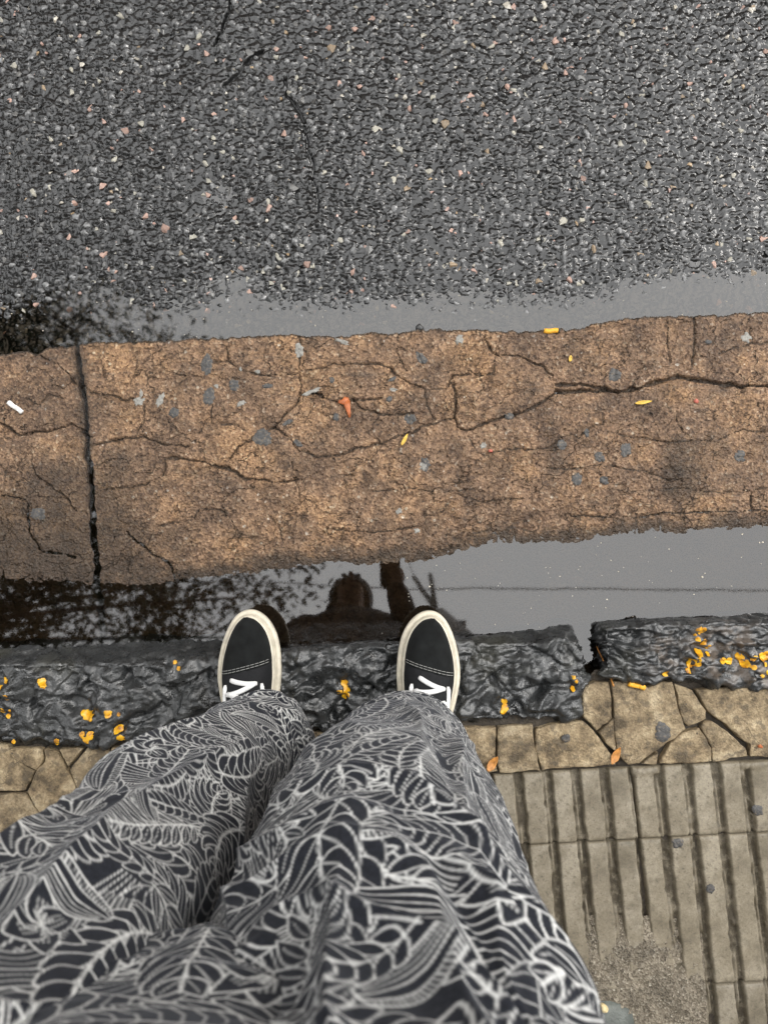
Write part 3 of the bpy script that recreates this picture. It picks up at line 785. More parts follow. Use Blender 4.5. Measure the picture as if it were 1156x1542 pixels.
FR = [
    [(878, 1037), (895, 1028), (916, 1027), (919, 1052), (920, 1080), (898, 1098), (878, 1082)],
    [(900, 1101), (921, 1083), (925, 1131), (912, 1118)],
    [(807, 1098), (830, 1092), (876, 1086), (892, 1101), (919, 1136), (926, 1151), (870, 1155), (816, 1159), (806, 1130)],
    [(749, 1096), (776, 1093), (802, 1093), (804, 1125), (812, 1159), (752, 1163), (748, 1140)],
    [(690, 1096), (745, 1096), (745, 1138), (748, 1163), (690, 1166)],
    [(920, 1028), (942, 1027), (974, 1036), (994, 1028), (1010, 1028), (1019, 1063), (1028, 1091), (1032, 1098), (1006, 1116), (962, 1147), (945, 1150), (929, 1133), (924, 1074)],
    [(1015, 1030), (1041, 1041), (1061, 1069), (1060, 1083), (1036, 1094), (1029, 1086), (1021, 1054)],
    [(1035, 1101), (1052, 1096), (1069, 1127), (1070, 1147), (994, 1150), (1009, 1119)],
    [(966, 1149), (990, 1132), (987, 1151)],
    [(1061, 1087), (1073, 1087), (1121, 1124), (1124, 1138), (1074, 1146), (1071, 1124), (1056, 1095)],
    [(1047, 1040), (1111, 1034), (1156, 1037), (1220, 1040), (1220, 1138), (1160, 1140), (1128, 1138), (1127, 1122), (1111, 1106), (1065, 1071)],
    [(1224, 1040), (1330, 1038), (1340, 1130), (1224, 1138)],
    [(-160, 1120), (0, 1120), (12, 1124), (17, 1140), (51, 1162), (39, 1190), (-160, 1196)],
    [(16, 1127), (62, 1128), (65, 1146), (54, 1159), (20, 1140)],
    [(69, 1128), (88, 1134), (100, 1158), (114, 1190), (126, 1217), (140, 1262), (66, 1262), (66, 1233), (43, 1192), (56, 1163), (68, 1146)],
    [(92, 1128), (126, 1128), (103, 1154)],
    [(130, 1128), (164, 1127), (173, 1157), (240, 1180), (230, 1262), (145, 1262), (130, 1216), (105, 1160)],
    [(168, 1126), (300, 1114), (330, 1160), (300, 1262), (236, 1262), (243, 1178), (177, 1155)],
    [(-160, 1200), (38, 1195), (62, 1234), (60, 1262), (40, 1310), (-160, 1330)],
    [(305, 1114), (420, 1108), (430, 1190), (400, 1262), (306, 1262), (335, 1162)],
    [(424, 1108), (550, 1100), (545, 1180), (560, 1262), (406, 1262), (435, 1192)],
    [(554, 1100), (686, 1096), (686, 1166), (700, 1262), (564, 1262), (550, 1180)],
    [(-280, 1120), (-166, 1120), (-166, 1330), (-280, 1335)],
]
zfr = []
for i, poly in enumerate(FR):
    poly = [(p, 1258 + .0526 * (962 - p) if q == 1262 or q >= 1310 else q) for p, q in poly]
    a = PL(poly, ZS)
    cx, cy = a.mean(0)
    # resample the outline and roughen it
    pts = []
    for p, q in zip(a, np.roll(a, -1, 0)):
        n = max(1, int(np.hypot(*(q - p)) / .006))
        pts += [p + (q - p) * t / n for t in range(n)]
    pts = np.array(pts)
    pts = pts + .0028 * np.stack([fbm(pts[:, 0] * 70, pts[:, 1] * 70, seed=200 + i, oct=3), fbm(pts[:, 0] * 70, pts[:, 1] * 70, seed=260 + i, oct=3)], 1)
    d = pts - np.array([cx, cy]); L = np.linalg.norm(d, axis=1)[:, None]
    r = np.random.default_rng(500 + i)
    z0 = ZS + r.uniform(-.0005, .0035); sx, sy = r.normal(0, .012, 2)
    rings = []
    fracs = [(-.0012, -.028), (-.0012, -.0026), (-.0004, -.0008), (.0012, 0)]
    for ins, dz in fracs: rings.append((pts - d / L * ins, dz))
    nrings = 14
    for k in range(1, nrings): rings.append((np.array([cx, cy]) + (pts - d / L * .0012 - np.array([cx, cy])) * (1 - k / nrings), 0))
    V = []
    for q, dz in rings:
        z = z0 + dz + sx * (q[:, 0] - cx) + sy * (q[:, 1] - cy)
        if dz > -.02: z = z + .0016 * fbm(q[:, 0] * 30, q[:, 1] * 30, seed=300 + i, oct=4)
        V.append(np.concatenate([q, z[:, None]], 1))
    V.append(np.repeat([[cx, cy, z0]], len(pts), 0))
    V = np.concatenate(V)
    F = grid_faces(len(rings) + 1, len(pts), True)
    ob('paving_piece', mesh('paving_piece', V, F, MT['fragment']), sidewalk)

# ribbed tiles on a slightly skewed lattice
O = np.array(P(962, 1264, ZS)); e1 = np.array(P(1156, 1251, ZS)) - np.array(P(795, 1270, ZS)); e1 /= np.linalg.norm(e1)
e2 = np.array(P(980, 1443, ZS)) - np.array(P(961, 1258, ZS)); e2 /= np.linalg.norm(e2)
TW, TL, CUT = .2425, .2480, .122
BARS = [.085, .290, .495, .700, .905]
def tile_mesh(w, l, seed, mortar_top=False):
    nu, nv = 120, int(l / .0035)
    U, Vv = np.meshgrid(np.concatenate([[0], np.linspace(0, 1, nu), [1]]), np.concatenate([[0], np.linspace(0, 1, nv), [1]]))
    gap = .0010
    lu = gap + U * (w - 2 * gap); lv = gap + Vv * (l - 2 * gap)
    wob = .0016 * fbm(lu * 40 + seed, lv * 40, seed=seed, oct=3)
    bar = np.zeros_like(U)
    for b in BARS:
        hw = .0168
        d = np.abs(lu + wob - b * w)
        bar = np.maximum(bar, 1 - sstep(hw - .0012, hw + .0022, d + .0018 * np.clip(vnoise(lu * 90, lv * 90, seed=seed + 3), 0, 1)))
    depth = .0120 - .0050 * sstep(-.1, .6, fbm(lu * 22, lv * 9, seed=seed + 5, oct=3)) - .004 * sstep(.1, .6, fbm(lu * 80, lv * 60, seed=seed + 6, oct=3))
    z = -(1 - bar) * np.clip(depth, .001, 1)
    groove = 1 - bar
    for b in BARS:                                                        # gritty crust along one side of each groove
        rd = np.exp(-((lu - (b * w + .0212)) / .0034) ** 2) * sstep(-.25, .25, fbm(lu * 30 + 7, lv * 14, seed=seed + 21, oct=3) + .5 * (lv / l - .3))
        z = np.maximum(z, z * (1 - rd) - .0012 * rd + .0018 * rd * vnoise(lu * 210, lv * 210, seed=seed + 22)); groove = groove * (1 - .95 * rd)
    if mortar_top:
        m = sstep(.016, .010, lv + .010 * fbm(lu * 28, lv * 28, seed=seed + 9, oct=3)) * sstep(-.15, .15, vnoise(lu * 14, lu * 0, seed=seed + 10))
        z = np.maximum(z, -.009 + .0105 * m + .001 * vnoise(lu * 150, lv * 150, seed=4)); groove = groove * (1 - m)
    z = z + .0005 * vnoise(lu * 60, lv * 60, seed=seed + 7) + .0007 * vnoise(lu * 280, lv * 280, seed=seed + 8) * groove
    eu = np.minimum(lu, w - lu); ev = np.minimum(lv, l - lv)
    z = z - .0022 * (1 - sstep(.002, .0055, np.minimum(eu, ev) + .0015 * vnoise(lu * 120, lv * 120, seed=seed + 11)))
    z[0] = -.022; z[-1] = -.022; z[:, 0] = -.022; z[:, -1] = -.022
    xy = lu[..., None] * e1 + lv[..., None] * e2
    V = np.concatenate([xy, z[..., None]], -1).reshape(-1, 3)
    return mesh('tile', V, grid_faces(*U.shape)[:, ::-1], MT['tile'], True, None, {'groove': groove})
full = [tile_mesh(TW, TL, 600 + 20 * k) for k in range(4)]
cut = [tile_mesh(TW, CUT, 700 + 20 * k, True) for k in range(3)]
tr = np.random.default_rng(5)
for k in range(-1, 2):
    o = ob('tile', cut[k % 3], sidewalk); p = O + k * TW * e1 - CUT * e2
    o.location = (p[0], p[1], ZS + tr.normal(0, .0008)); o.rotation_euler = (tr.normal(0, .006), tr.normal(0, .004), 0)
for row in range(3):
    for k in range(-7, 3):
        p = O + k * TW * e1 + row * TL * e2
        o = ob('tile', full[(k * 3 + row) % 4], sidewalk)
        o.location = (p[0], p[1], ZS + tr.normal(0, .0009)); o.rotation_euler = (tr.normal(0, .005), tr.normal(0, .004), tr.normal(0, .002))
# gritty mortar spilt over the tile ends
mx, my = P(np.array([800, 1110]), np.array([1380, 1640]), ZS)
X, Y = np.meshgrid(np.arange(mx[0], mx[1], .0026), np.arange(my[1] - .02, my[0], .0026))
a_ = PL([(842, 1640), (842, 1500), (862, 1445), (900, 1412), (950, 1400), (1000, 1412), (1030, 1440), (1062, 1480), (1066, 1640)], ZS)
up_ = np.interp(X, a_[:, 0], a_[:, 1])
cxm, cym = P(955, 1560, ZS)
dist = np.minimum(up_ - Y, .2)
h = np.interp(dist, [-.1, -.05, 0, .05, .12, .2], [-.018, -.009, -.003, .0035, .007, .009])
h = h + .006 * fbm(X * 24, Y * 24, seed=801, oct=4) + .0030 * fbm(X * 110, Y * 110, seed=803, oct=3) + .0016 * vnoise(X * 260, Y * 260, seed=805)
h = h - .03 * sstep(.14, .19, np.abs(X - cxm))
m_ob = ob('mortar_spill', mesh('mortar_spill', np.stack([X, Y, ZS + h], -1).reshape(-1, 3), grid_faces(*X.shape), MT['mortar']), sidewalk, kind='stuff')
flat_z = lambda x, y: np.full(np.shape(x), ZS + .0005)
for i, (px, py, rx, ry) in enumerate([(1140, 1219, 9, 8), (1020, 1270, 9, 6), (1069, 1338, 6, 7)]):
    dab(px, py, rx, ry, 'gum', sidewalk, flat_z, 'gum_spot', seed=70 + i)
for i, (px, py, rx, ry) in enumerate([(997, 1102, 12, 14), (852, 1111, 6, 6)]):
    dab(px, py, rx, ry, 'gum', sidewalk, lambda x, y: np.full(np.shape(x), ZS + .0040), 'gum_spot', seed=80 + i)
#@@OBJECTS@@
# ================================================================= the person
def skin_mesh(name, nodes, edges, mat, sub=2):
    """nodes: (x, y, z, radius); one continuous surface grown round the joints"""
    me = bpy.data.meshes.new(name)
    me.from_pydata([n[:3] for n in nodes], edges, [])
    me.materials.append(mat)
    return me
def add_skin(o, nodes, sub=2):
    m = o.modifiers.new('skin', 'SKIN'); m.use_smooth_shade = True; m.branch_smoothing = .6
    for sv, n in zip(o.data.skin_vertices[0].data, nodes):
        sv.radius = n[3] if isinstance(n[3], tuple) else (n[3], n[3])
        sv.use_root = False
    o.data.skin_vertices[0].data[0].use_root = True
    s_ = o.modifiers.new('smooth', 'SUBSURF'); s_.levels = sub; s_.render_levels = sub

# trouser legs: height, centre x, centre y, half width, half depth
ZL = np.array([.185, .21, .25, .35, .50, .65, .80, .95, 1.05, 1.20])
LEGS = {
    'left': dict(cx=[-.186, -.188, -.192, -.218, -.245, -.255, -.254, -.245, -.24, -.23], cy=[-.311, -.311, -.311, -.318, -.328, -.334, -.335, -.343, -.35, -.36],
                 a=[.076, .078, .080, .084, .092, .100, .106, .112, .116, .120], b=[.090, .092, .096, .105, .110, .113, .115, .119, .124, .13]),
    'right': dict(cx=[.036, .036, .033, .022, .011, .003, -.001, .008, .012, .015], cy=[-.321, -.320, -.317, -.308, -.304, -.307, -.315, -.336, -.345, -.36],
                  a=[.088, .092, .100, .108, .120, .131, .138, .132, .126, .122], b=[.098, .100, .102, .106, .110, .113, .115, .119, .124, .13]),
}
# ---- the print: white line drawings of leaves on the dark cloth
RES = .0007
CW, CHh = 1.00, 1.15
canvas = np.zeros((int(CHh / RES), int(CW / RES)), np.float32)
ar = np.random.default_rng(21)
OFFS = [(dx, dy) for dx in range(-4, 5) for dy in range(-4, 5)]
def stroke(pts, w):
    """draw a polyline (metres) of width w with soft edges"""
    pts = np.asarray(pts, float) / RES
    seg = np.hypot(*np.diff(pts, axis=0).T)
    L = np.concatenate([[0], np.cumsum(seg)])
    if L[-1] < 1: return
    t = np.arange(0, L[-1], .6)
    x = np.interp(t, L, pts[:, 0]); y = np.interp(t, L, pts[:, 1])
    r = np.broadcast_to(w / RES / 2, t.shape) * (1 + .22 * np.sin(t * .05 + ar.uniform(0, 6)))
    ix, iy = np.rint(x).astype(int), np.rint(y).astype(int)
    H_, W_ = canvas.shape
    R = int(math.ceil(w / RES / 2 * 1.25 + .8))
    for dx in range(-R, R + 1):
        for dy in range(-R, R + 1):
            jx, jy = ix + dx, iy + dy
            val = np.clip(r + .5 - np.hypot(jx - x, jy - y), 0, 1)
            ok = (val > 0) & (jx >= 0) & (jx < W_) & (jy >= 0) & (jy < H_)
            if ok.any(): np.maximum.at(canvas, (jy[ok], jx[ok]), val[ok].astype(np.float32))
def fill(poly, v=0.0):
    p = np.asarray(poly, float) / RES
    H_, W_ = canvas.shape
    x0, x1 = max(0, int(p[:, 0].min())), min(W_, int(p[:, 0].max()) + 2)
    y0, y1 = max(0, int(p[:, 1].min())), min(H_, int(p[:, 1].max()) + 2)
    if x1 <= x0 or y1 <= y0: return
    gx_, gy_ = np.meshgrid(np.arange(x0, x1), np.arange(y0, y1))
    ins = np.zeros(gx_.shape, bool)
    for (ax, ay), (bx, by_) in zip(p, np.roll(p, -1, 0)):
        if ay == by_: continue
        c = ((ay > gy_) != (by_ > gy_)) & (gx_ < (bx - ax) * (gy_ - ay) / (by_ - ay) + ax)
        ins ^= c
    canvas[y0:y1, x0:x1][ins] = v
def curve(o, ang, length, bend, n=40):
    t = np.linspace(0, 1, n)
    a = ang + bend * (t - .0)
    d = length / (n - 1)
    return np.stack([o[0] + np.concatenate([[0], np.cumsum(np.cos(a[:-1]) * d)]), o[1] + np.concatenate([[0], np.cumsum(np.sin(a[:-1]) * d)])], 1), a
def blade(sp, a, w, shape=1.0):
    """outline of a leaf round a spine"""
    n = len(sp); t = np.linspace(0, 1, n)
    pr = w * np.sin(math.pi * t ** shape) ** .8
    nx, ny = -np.sin(a), np.cos(a)
    return np.stack([sp[:, 0] + nx * pr, sp[:, 1] + ny * pr], 1), np.stack([sp[:, 0] - nx * pr, sp[:, 1] - ny * pr], 1), pr
LW = .0013
def banana(o, ang, L, w, bend):
    sp, a = curve(o, ang, L, bend, 60)
    l, r, pr = blade(sp, a, w, .8)
    fill(np.concatenate([l, r[::-1]]))
    stroke(l, LW); stroke(r, LW); stroke(sp, LW)
    for k in range(4, 56, 5):
        for side in (l, r):
            j = min(59, k + 7)
            q = np.array([sp[k], (sp[k] * .45 + side[min(59, k + 4)] * .55), side[j] * .97 + sp[j] * .03])
            stroke(q, LW * .72)
def frond(o, ang, L, ll, bend, dens=.013, lw=.006):
    sp, a = curve(o, ang, L, bend, 60)
    n = int(L / dens)
    for side in (1, -1):
        for i in range(1, n):
            k = int(i / n * 59)
            t = i / n
            le = ll * (math.sin(math.pi * (.12 + .86 * t)) ** .7)
            la = a[k] + side * (1.05 - .45 * t)
            s2, a2 = curve(sp[k], la, le, -side * .45, 16)
            l, r, _ = blade(s2, a2, lw * (.7 + .5 * math.sin(math.pi * t)), .9)
            fill(np.concatenate([l, r[::-1]])); stroke(l, LW * .85); stroke(r, LW * .85)
            if ll > .04: stroke(s2[2:13], LW * .5)
    stroke(sp, LW * 1.15)
def hatched(o, ang, L, w, bend):
    """broad leaf with ladder hatching along one half"""
    sp, a = curve(o, ang, L, bend, 60)
    l, r, pr = blade(sp, a, w, .7)
    fill(np.concatenate([l, r[::-1]]))
    for q in (l, r, sp): stroke(q, LW * 1.1)
    stroke(sp * .5 + l * .5, LW * .8)
    for k in range(5, 56, 2): stroke(np.array([sp[k] * .5 + l[k] * .5, l[k]]), LW * .8)
    for f in (.3, .55, .8): stroke((sp * (1 - f) + r * f)[4:54], LW * .7)
def lobed(o, ang, L, w, bend):
    """split leaf with finger lobes"""
    sp, a = curve(o, ang, L, bend, 60)
    for side in (1, -1):
        for k in range(6, 56, 8):
            t = k / 59
            s2, a2 = curve(sp[k], a[k] + side * (1.15 - .5 * t), w * math.sin(math.pi * (.18 + .75 * t)), -side * .7, 20)
            l, r, _ = blade(s2, a2, .013 * (1 - .4 * t), .6)
            fill(np.concatenate([l, r[::-1]])); stroke(l, LW * 1.1); stroke(r, LW * 1.1); stroke(s2[:16], LW * .8)
    stroke(sp, LW * 1.3)
def bundle(o, ang, L, n, gap, bend):
    sp, a = curve(o, ang, L, bend, 60)
    wv = .006 * np.sin(np.linspace(0, ar.uniform(5, 9), 60) + ar.uniform(0, 6))
    nx, ny = -np.sin(a), np.cos(a)
    t = np.linspace(0, 1, 60)
    lines = []
    for i in range(n):
        f = (i - (n - 1) / 2) * gap * (.35 + .65 * np.sin(math.pi * (.08 + .84 * t)) )
        lines.append(np.stack([sp[:, 0] + nx * (f + wv), sp[:, 1] + ny * (f + wv)], 1))
    fill(np.concatenate([lines[0], lines[-1][::-1]]))
    for q in lines: stroke(q, LW * ar.uniform(.7, 1.05))
def flower(o, r, n):
    a0 = ar.uniform(0, 6)
    for i in range(n):
        s2, a2 = curve(o, a0 + i * 2 * math.pi / n, r, ar.uniform(-.4, .4), 20)
        l, rr, _ = blade(s2, a2, r * .36, .55)
        fill(np.concatenate([l, rr[::-1]])); stroke(l, LW * 1.1); stroke(rr, LW * 1.1)
        for f in (-.35, 0, .35): stroke((s2 + f * (l - s2))[3:12], LW * .6)
    for i in range(9):
        s2, _ = curve(o, ar.uniform(0, 6.28), r * .35, .3, 8); stroke(s2, LW * .8)
for _ in range(34):
    bundle((ar.uniform(0, CW), ar.uniform(0, CHh)), ar.uniform(0, 6.28), ar.uniform(.16, .30), int(ar.integers(7, 13)), ar.uniform(.0062, .0090), ar.uniform(-1.6, 1.6))
SCL = .84
for _ in range(520):
    o_ = (ar.uniform(-.03, CW + .03), ar.uniform(-.03, CHh + .03)); g_ = ar.uniform(0, 6.28); b_ = ar.uniform(-1.3, 1.3); q_ = ar.random()
    LW = .00112 * ar.uniform(.8, 1.45)
    if q_ < .14: banana(o_, g_, SCL * ar.uniform(.10, .19), SCL * ar.uniform(.022, .036), b_)
    elif q_ < .46: frond(o_, g_, SCL * ar.uniform(.12, .24), SCL * ar.uniform(.035, .065), b_, ar.uniform(.012, .018), SCL * ar.uniform(.0055, .0088))
    elif q_ < .60: hatched(o_, g_, SCL * ar.uniform(.09, .17), SCL * ar.uniform(.018, .030), b_)
    elif q_ < .80: lobed(o_, g_, SCL * ar.uniform(.10, .17), SCL * ar.uniform(.05, .085), b_)
    elif q_ < .87: bundle(o_, g_, ar.uniform(.12, .24), int(ar.integers(4, 8)), ar.uniform(.0060, .0085), b_ * 1.3)
    else: flower(o_, SCL * ar.uniform(.032, .055), int(ar.integers(5, 8)))
for _ in range(5000):                                  # fill bare patches
    o_ = (ar.uniform(0, CW), ar.uniform(0, CHh)); ix, iy = int(o_[0] / RES), int(o_[1] / RES)
    if canvas[max(0, iy - 22):iy + 22, max(0, ix - 22):ix + 22].mean() > .13: continue
    g_ = ar.uniform(0, 6.28); c_ = (o_[0] - .04 * math.cos(g_), o_[1] - .04 * math.sin(g_))
    if ar.random() < .5: frond(c_, g_, .09, .026, ar.uniform(-.8, .8), .011, .005)
    elif ar.random() < .5: hatched(c_, g_, .085, .016, ar.uniform(-.8, .8))
    else: flower(o_, .032, 6)
def ink(s_, t_):
    x = np.clip(s_ / RES, 0, canvas.shape[1] - 2.01); y = np.clip(t_ / RES, 0, canvas.shape[0] - 2.01)
    ix, iy = x.astype(int), y.astype(int); fx, fy = x - ix, y - iy
    return (canvas[iy, ix] * (1 - fx) + canvas[iy, ix + 1] * fx) * (1 - fy) + (canvas[iy + 1, ix] * (1 - fx) + canvas[iy + 1, ix + 1] * fx) * fy
def smooth_interp(z, zk, vals):
    v = np.interp(z, zk, vals)
    k = np.hanning(41); k /= k.sum()
    pad = np.concatenate([2 * v[0] - v[20:0:-1], v, 2 * v[-1] - v[-2:-22:-1]])
    return np.convolve(pad, k, 'same')[20:-20]
def leg_surface(which):
    q = LEGS[which]; sgn = -1 if which == 'left' else 1
    zz = np.concatenate([np.linspace(.185, .55, 210), np.linspace(.55, .82, 230)[1:], np.linspace(.82, 1.2, 380)[1:]])
    ph = np.concatenate([np.linspace(math.radians(-25), math.radians(205), 330), np.linspace(math.radians(205), math.radians(335), 50)[1:-1]])
    Zg, PH = np.meshgrid(zz, ph, indexing='ij')
    g_ = {k: smooth_interp(zz, ZL, q[k])[:, None] for k in ('cx', 'cy', 'a', 'b')}
    s_ = (PH - math.pi / 2) * (g_['a'] + g_['b']) / 2                     # length round the leg from the front line
    rad = np.zeros_like(Zg)
    sd = 900 if which == 'left' else 950
    cxp, cyp = np.cos(PH), np.sin(PH)
    # soft folds, deeper up at the lap and bunched at the hem
    warp = .5 * vnoise(cxp * 1.3, Zg * 5, cyp * 1.3, sd + 1)
    f1 = vnoise(s_ * 7 + 40 + warp, Zg * 6 + s_ * 5 * sgn, seed=sd + 2)
    f2 = 1 - np.abs(vnoise(s_ * 6 + 60, Zg * 15 + s_ * 11 * sgn + 2 * warp, seed=sd + 3))
    rad += .0075 * f1 * sstep(.3, .6, Zg) + .018 * (f2 - .6) * sstep(.60, .90, Zg)
    f3 = 1 - np.abs(vnoise(s_ * 9 + 30, Zg * 34 + warp * 2.5 - s_ * 6, seed=sd + 4))
    rad += .010 * (f3 - .6) * sstep(.42, .24, Zg)
    f4 = 1 - np.abs(vnoise(s_ * 15 + 20 + warp * 1.2, Zg * 2.6 + warp, seed=sd + 6))       # long folds down the leg
    rad += .017 * (f4 ** 1.6 - .45) * sstep(.32, .55, Zg)
    rad += .0022 * fbm(s_ * 28 + 9, Zg * 22, seed=sd + 5, oct=3)
    if which == 'right': rad -= .020 * np.exp(-((s_ + .045 + (Zg - .95) * .35) / .016) ** 2) * sstep(.80, .93, Zg)
    rad -= .010 * sstep(.205, .186, Zg)                                    # rolled hem
    hem = (Zg - .185) / 1.0
    x = g_['cx'] + (g_['a'] + rad) * cxp; y = g_['cy'] + (g_['b'] + rad) * cyp
    # the hem sits higher over the instep and breaks forward
    z = Zg + .035 * sstep(.30, .185, Zg) * np.maximum(cyp, 0) * .4
    # print coordinate: real lengths along the cloth
    along = np.concatenate([[0], np.cumsum(np.hypot(np.diff(zz), np.diff(g_['cy'][:, 0])))])[:, None] + 0 * Zg
    if which == 'left': pr = ink(.47 - s_, along + .08)
    else: pr = ink(.53 + s_, 1.10 - along)
    return np.stack([x, y, z], -1).reshape(-1, 3), grid_faces(len(zz), len(ph), True), pr.ravel()

# ---- body (one continuous surface), then clothes, shoes, hair as its children
HX, HYy = -.125, -.355                               # hips
B = [  # x, y, z, radius
    (HX, HYy - .01, 1.10, (.10, .07)),                      # 0 pelvis
    (HX, -.36, 1.20, (.12, .085)), (HX, -.345, 1.32, (.125, .09)), (HX, -.315, 1.45, (.12, .085)), (HX, -.275, 1.545, .055), (HX, -.235, 1.60, .052),   # 1-5 spine to neck
    (HX - .005, -.185, 1.655, (.070, .078)), (HX - .006, -.165, 1.715, (.078, .090)), (HX - .006, -.165, 1.775, (.06, .07)),                            # 6-8 head
    (HX - .17, -.30, 1.475, .058), (HX - .22, -.33, 1.30, .045), (HX - .21, -.30, 1.17, .038), (HX - .20, -.27, 1.06, .030), (HX - .20, -.255, .99, (.034, .02)),   # 9-13 left arm
    (HX + .17, -.30, 1.475, .058), (HX + .215, -.33, 1.30, .045), (HX + .205, -.23, 1.35, .038), (HX + .175, -.13, 1.405, .028), (HX + .165, -.085, 1.425, (.034, .016)),  # 14-18 right arm
    (HX - .10, -.355, .98, .065), (-.245, -.335, .60, .055), (-.235, -.32, .30, .040), (-.236, -.30, .175, .035),      # 19-22 left leg
    (HX + .10, -.355, .98, .065), (.005, -.31, .60, .055), (.05, -.31, .30, .040), (.075, -.30, .175, .035),          # 23-26 right leg
    (HX - .006, -.088, 1.665, .013), (HX - .006, -.064, 1.648, .010),                                                # 27-28 nose
]
Ee = [(0, 1), (1, 2), (2, 3), (3, 4), (4, 5), (5, 6), (6, 7), (7, 8), (3, 9), (9, 10), (10, 11), (11, 12), (12, 13), (3, 14), (14, 15), (15, 16), (16, 17), (17, 18),
      (0, 19), (19, 20), (20, 21), (21, 22), (0, 23), (23, 24), (24, 25), (25, 26), (6, 27), (27, 28)]
def finger(root, pts, r=.0085):
    i = root
    for p in pts:
        B.append((*p, r)); Ee.append((i, len(B) - 1)); i = len(B) - 1
# right hand: fingers close round the phone's edges
hx, hy, hz = HX + .165, -.085, 1.425
for k, (dx, dy, ln) in enumerate(((-.022, .030, .036), (-.008, .036, .042), (.006, .034, .040), (.019, .026, .032))):
    finger(18, [(hx + dx, hy + dy, hz + .004), (hx + dx - .018, hy + dy + ln * .5, hz + .010), (hx + dx - .034, hy + dy + ln * .5, hz + .024)])
finger(18, [(hx + .030, hy + .006, hz + .012), (hx + .020, hy + .030, hz + .026), (hx + .004, hy + .044, hz + .030)], .0095)
# left hand hangs relaxed
lx, ly, lz = HX - .20, -.255, .99
for dx, ln in ((-.024, .07), (-.008, .08), (.008, .076), (.022, .06)):
    finger(13, [(lx + dx, ly + .004, lz - .045), (lx + dx, ly + .010, lz - .045 - ln * .5), (lx + dx, ly - .002, lz - .045 - ln)])
finger(13, [(lx + .034, ly + .016, lz - .02), (lx + .036, ly + .024, lz - .055)], .0095)
person = ob('person', skin_mesh('person', B, Ee, MT['skin']), None,
            'person in white leaf print navy trousers and black sneakers standing on the kerb edge', 'person')
add_skin(person, B)
person.location = (0, 0, CAM_H - 1.43)          # joints are laid out for a lens 1.43 m up
sv, sf, sp_ = leg_surface('left'); rv, rf, rp_ = leg_surface('right')
def hips():
    zz = np.linspace(.79, 1.24, 400); ph = np.concatenate([np.linspace(math.radians(10), math.radians(170), 420), np.linspace(math.radians(170), math.radians(370), 60)[1:-1]])
    Zg, PH = np.meshgrid(zz, ph, indexing='ij')
    a = smooth_interp(zz, [.79, .84, .90, .98, 1.06, 1.24], [.03, .085, .15, .20, .225, .23])[:, None]; b = smooth_interp(zz, [.79, .84, .90, .98, 1.06, 1.24], [.03, .070, .092, .108, .120, .125])[:, None]
    s_ = (PH - math.pi / 2) * .17
    rad = .010 * (1 - np.abs(vnoise(s_ * 9, Zg * 16 + s_ * 6, seed=981))) + .003 * fbm(s_ * 25, Zg * 25, seed=983, oct=3) - .006
    x = -.118 + (a + rad) * np.cos(PH); y = -.352 + (b + rad) * np.sin(PH)
    return np.stack([x, y, Zg], -1).reshape(-1, 3), grid_faces(len(zz), len(ph), True), ink(.5 + s_, 1.25 - Zg + .2).ravel()
hv_, hf_, hp_ = hips()
V, F = join([(sv, sf), (rv, rf), (hv_, hf_)])
ob('trousers', mesh('trousers', V, F[:, ::-1], MT['trousers'], True, None, {'print': np.concatenate([sp_, rp_, hp_])}), person)
JN = [(HX, HYy - .01, 1.12, (.19, .135)), (HX, -.36, 1.22, (.19, .135)), (HX, -.345, 1.33, (.185, .125)), (HX, -.285, 1.44, (.15, .105)), (HX, -.255, 1.515, (.085, .08)), (HX, -.235, 1.56, .085),
      (HX - .155, -.265, 1.475, .080), (HX - .225, -.335, 1.30, .064), (HX - .215, -.305, 1.17, .056), (HX - .205, -.275, 1.075, .047),
      (HX + .155, -.265, 1.475, .080), (HX + .215, -.335, 1.31, .064), (HX + .205, -.235, 1.360, .052), (HX + .160, -.095, 1.412, .042)]
JE = [(0, 1), (1, 2), (2, 3), (3, 4), (4, 5), (3, 6), (6, 7), (7, 8), (8, 9), (3, 10), (10, 11), (11, 12), (12, 13)]
jk = ob('jacket', skin_mesh('jacket', JN, JE, MT['jacket']), person); add_skin(jk, JN)
th = np.linspace(0, math.pi * .64, 18); az = np.arange(36) / 36 * 2 * math.pi
T_, A_ = np.meshgrid(th, az, indexing='ij')
rr = 1 + .10 * vnoise(np.cos(A_) * 3, np.sin(A_) * 3, T_ * 4, 44)
hv = np.stack([HX - .006 + .086 * rr * np.sin(T_) * np.cos(A_), -.180 + .100 * rr * np.sin(T_) * np.sin(A_), 1.705 + .118 * rr * np.cos(T_)], -1)
ob('hair', mesh('hair', hv.reshape(-1, 3), grid_faces(18, 36, True)[:, ::-1], MT['hair']), person)
for sx in (-1, 1):
    u_, w_ = np.meshgrid(np.linspace(0, math.pi, 9), np.arange(12) / 12 * 2 * math.pi, indexing='ij')
    e_ = np.stack([HX - .006 + sx * .028 + .011 * np.sin(u_) * np.cos(w_), -.080 + .009 * np.sin(u_) * np.sin(w_), 1.690 + .008 * np.cos(u_)], -1)
    ob('eye', mesh('eye', e_.reshape(-1, 3), grid_faces(9, 12, True), MT['phone']), person)

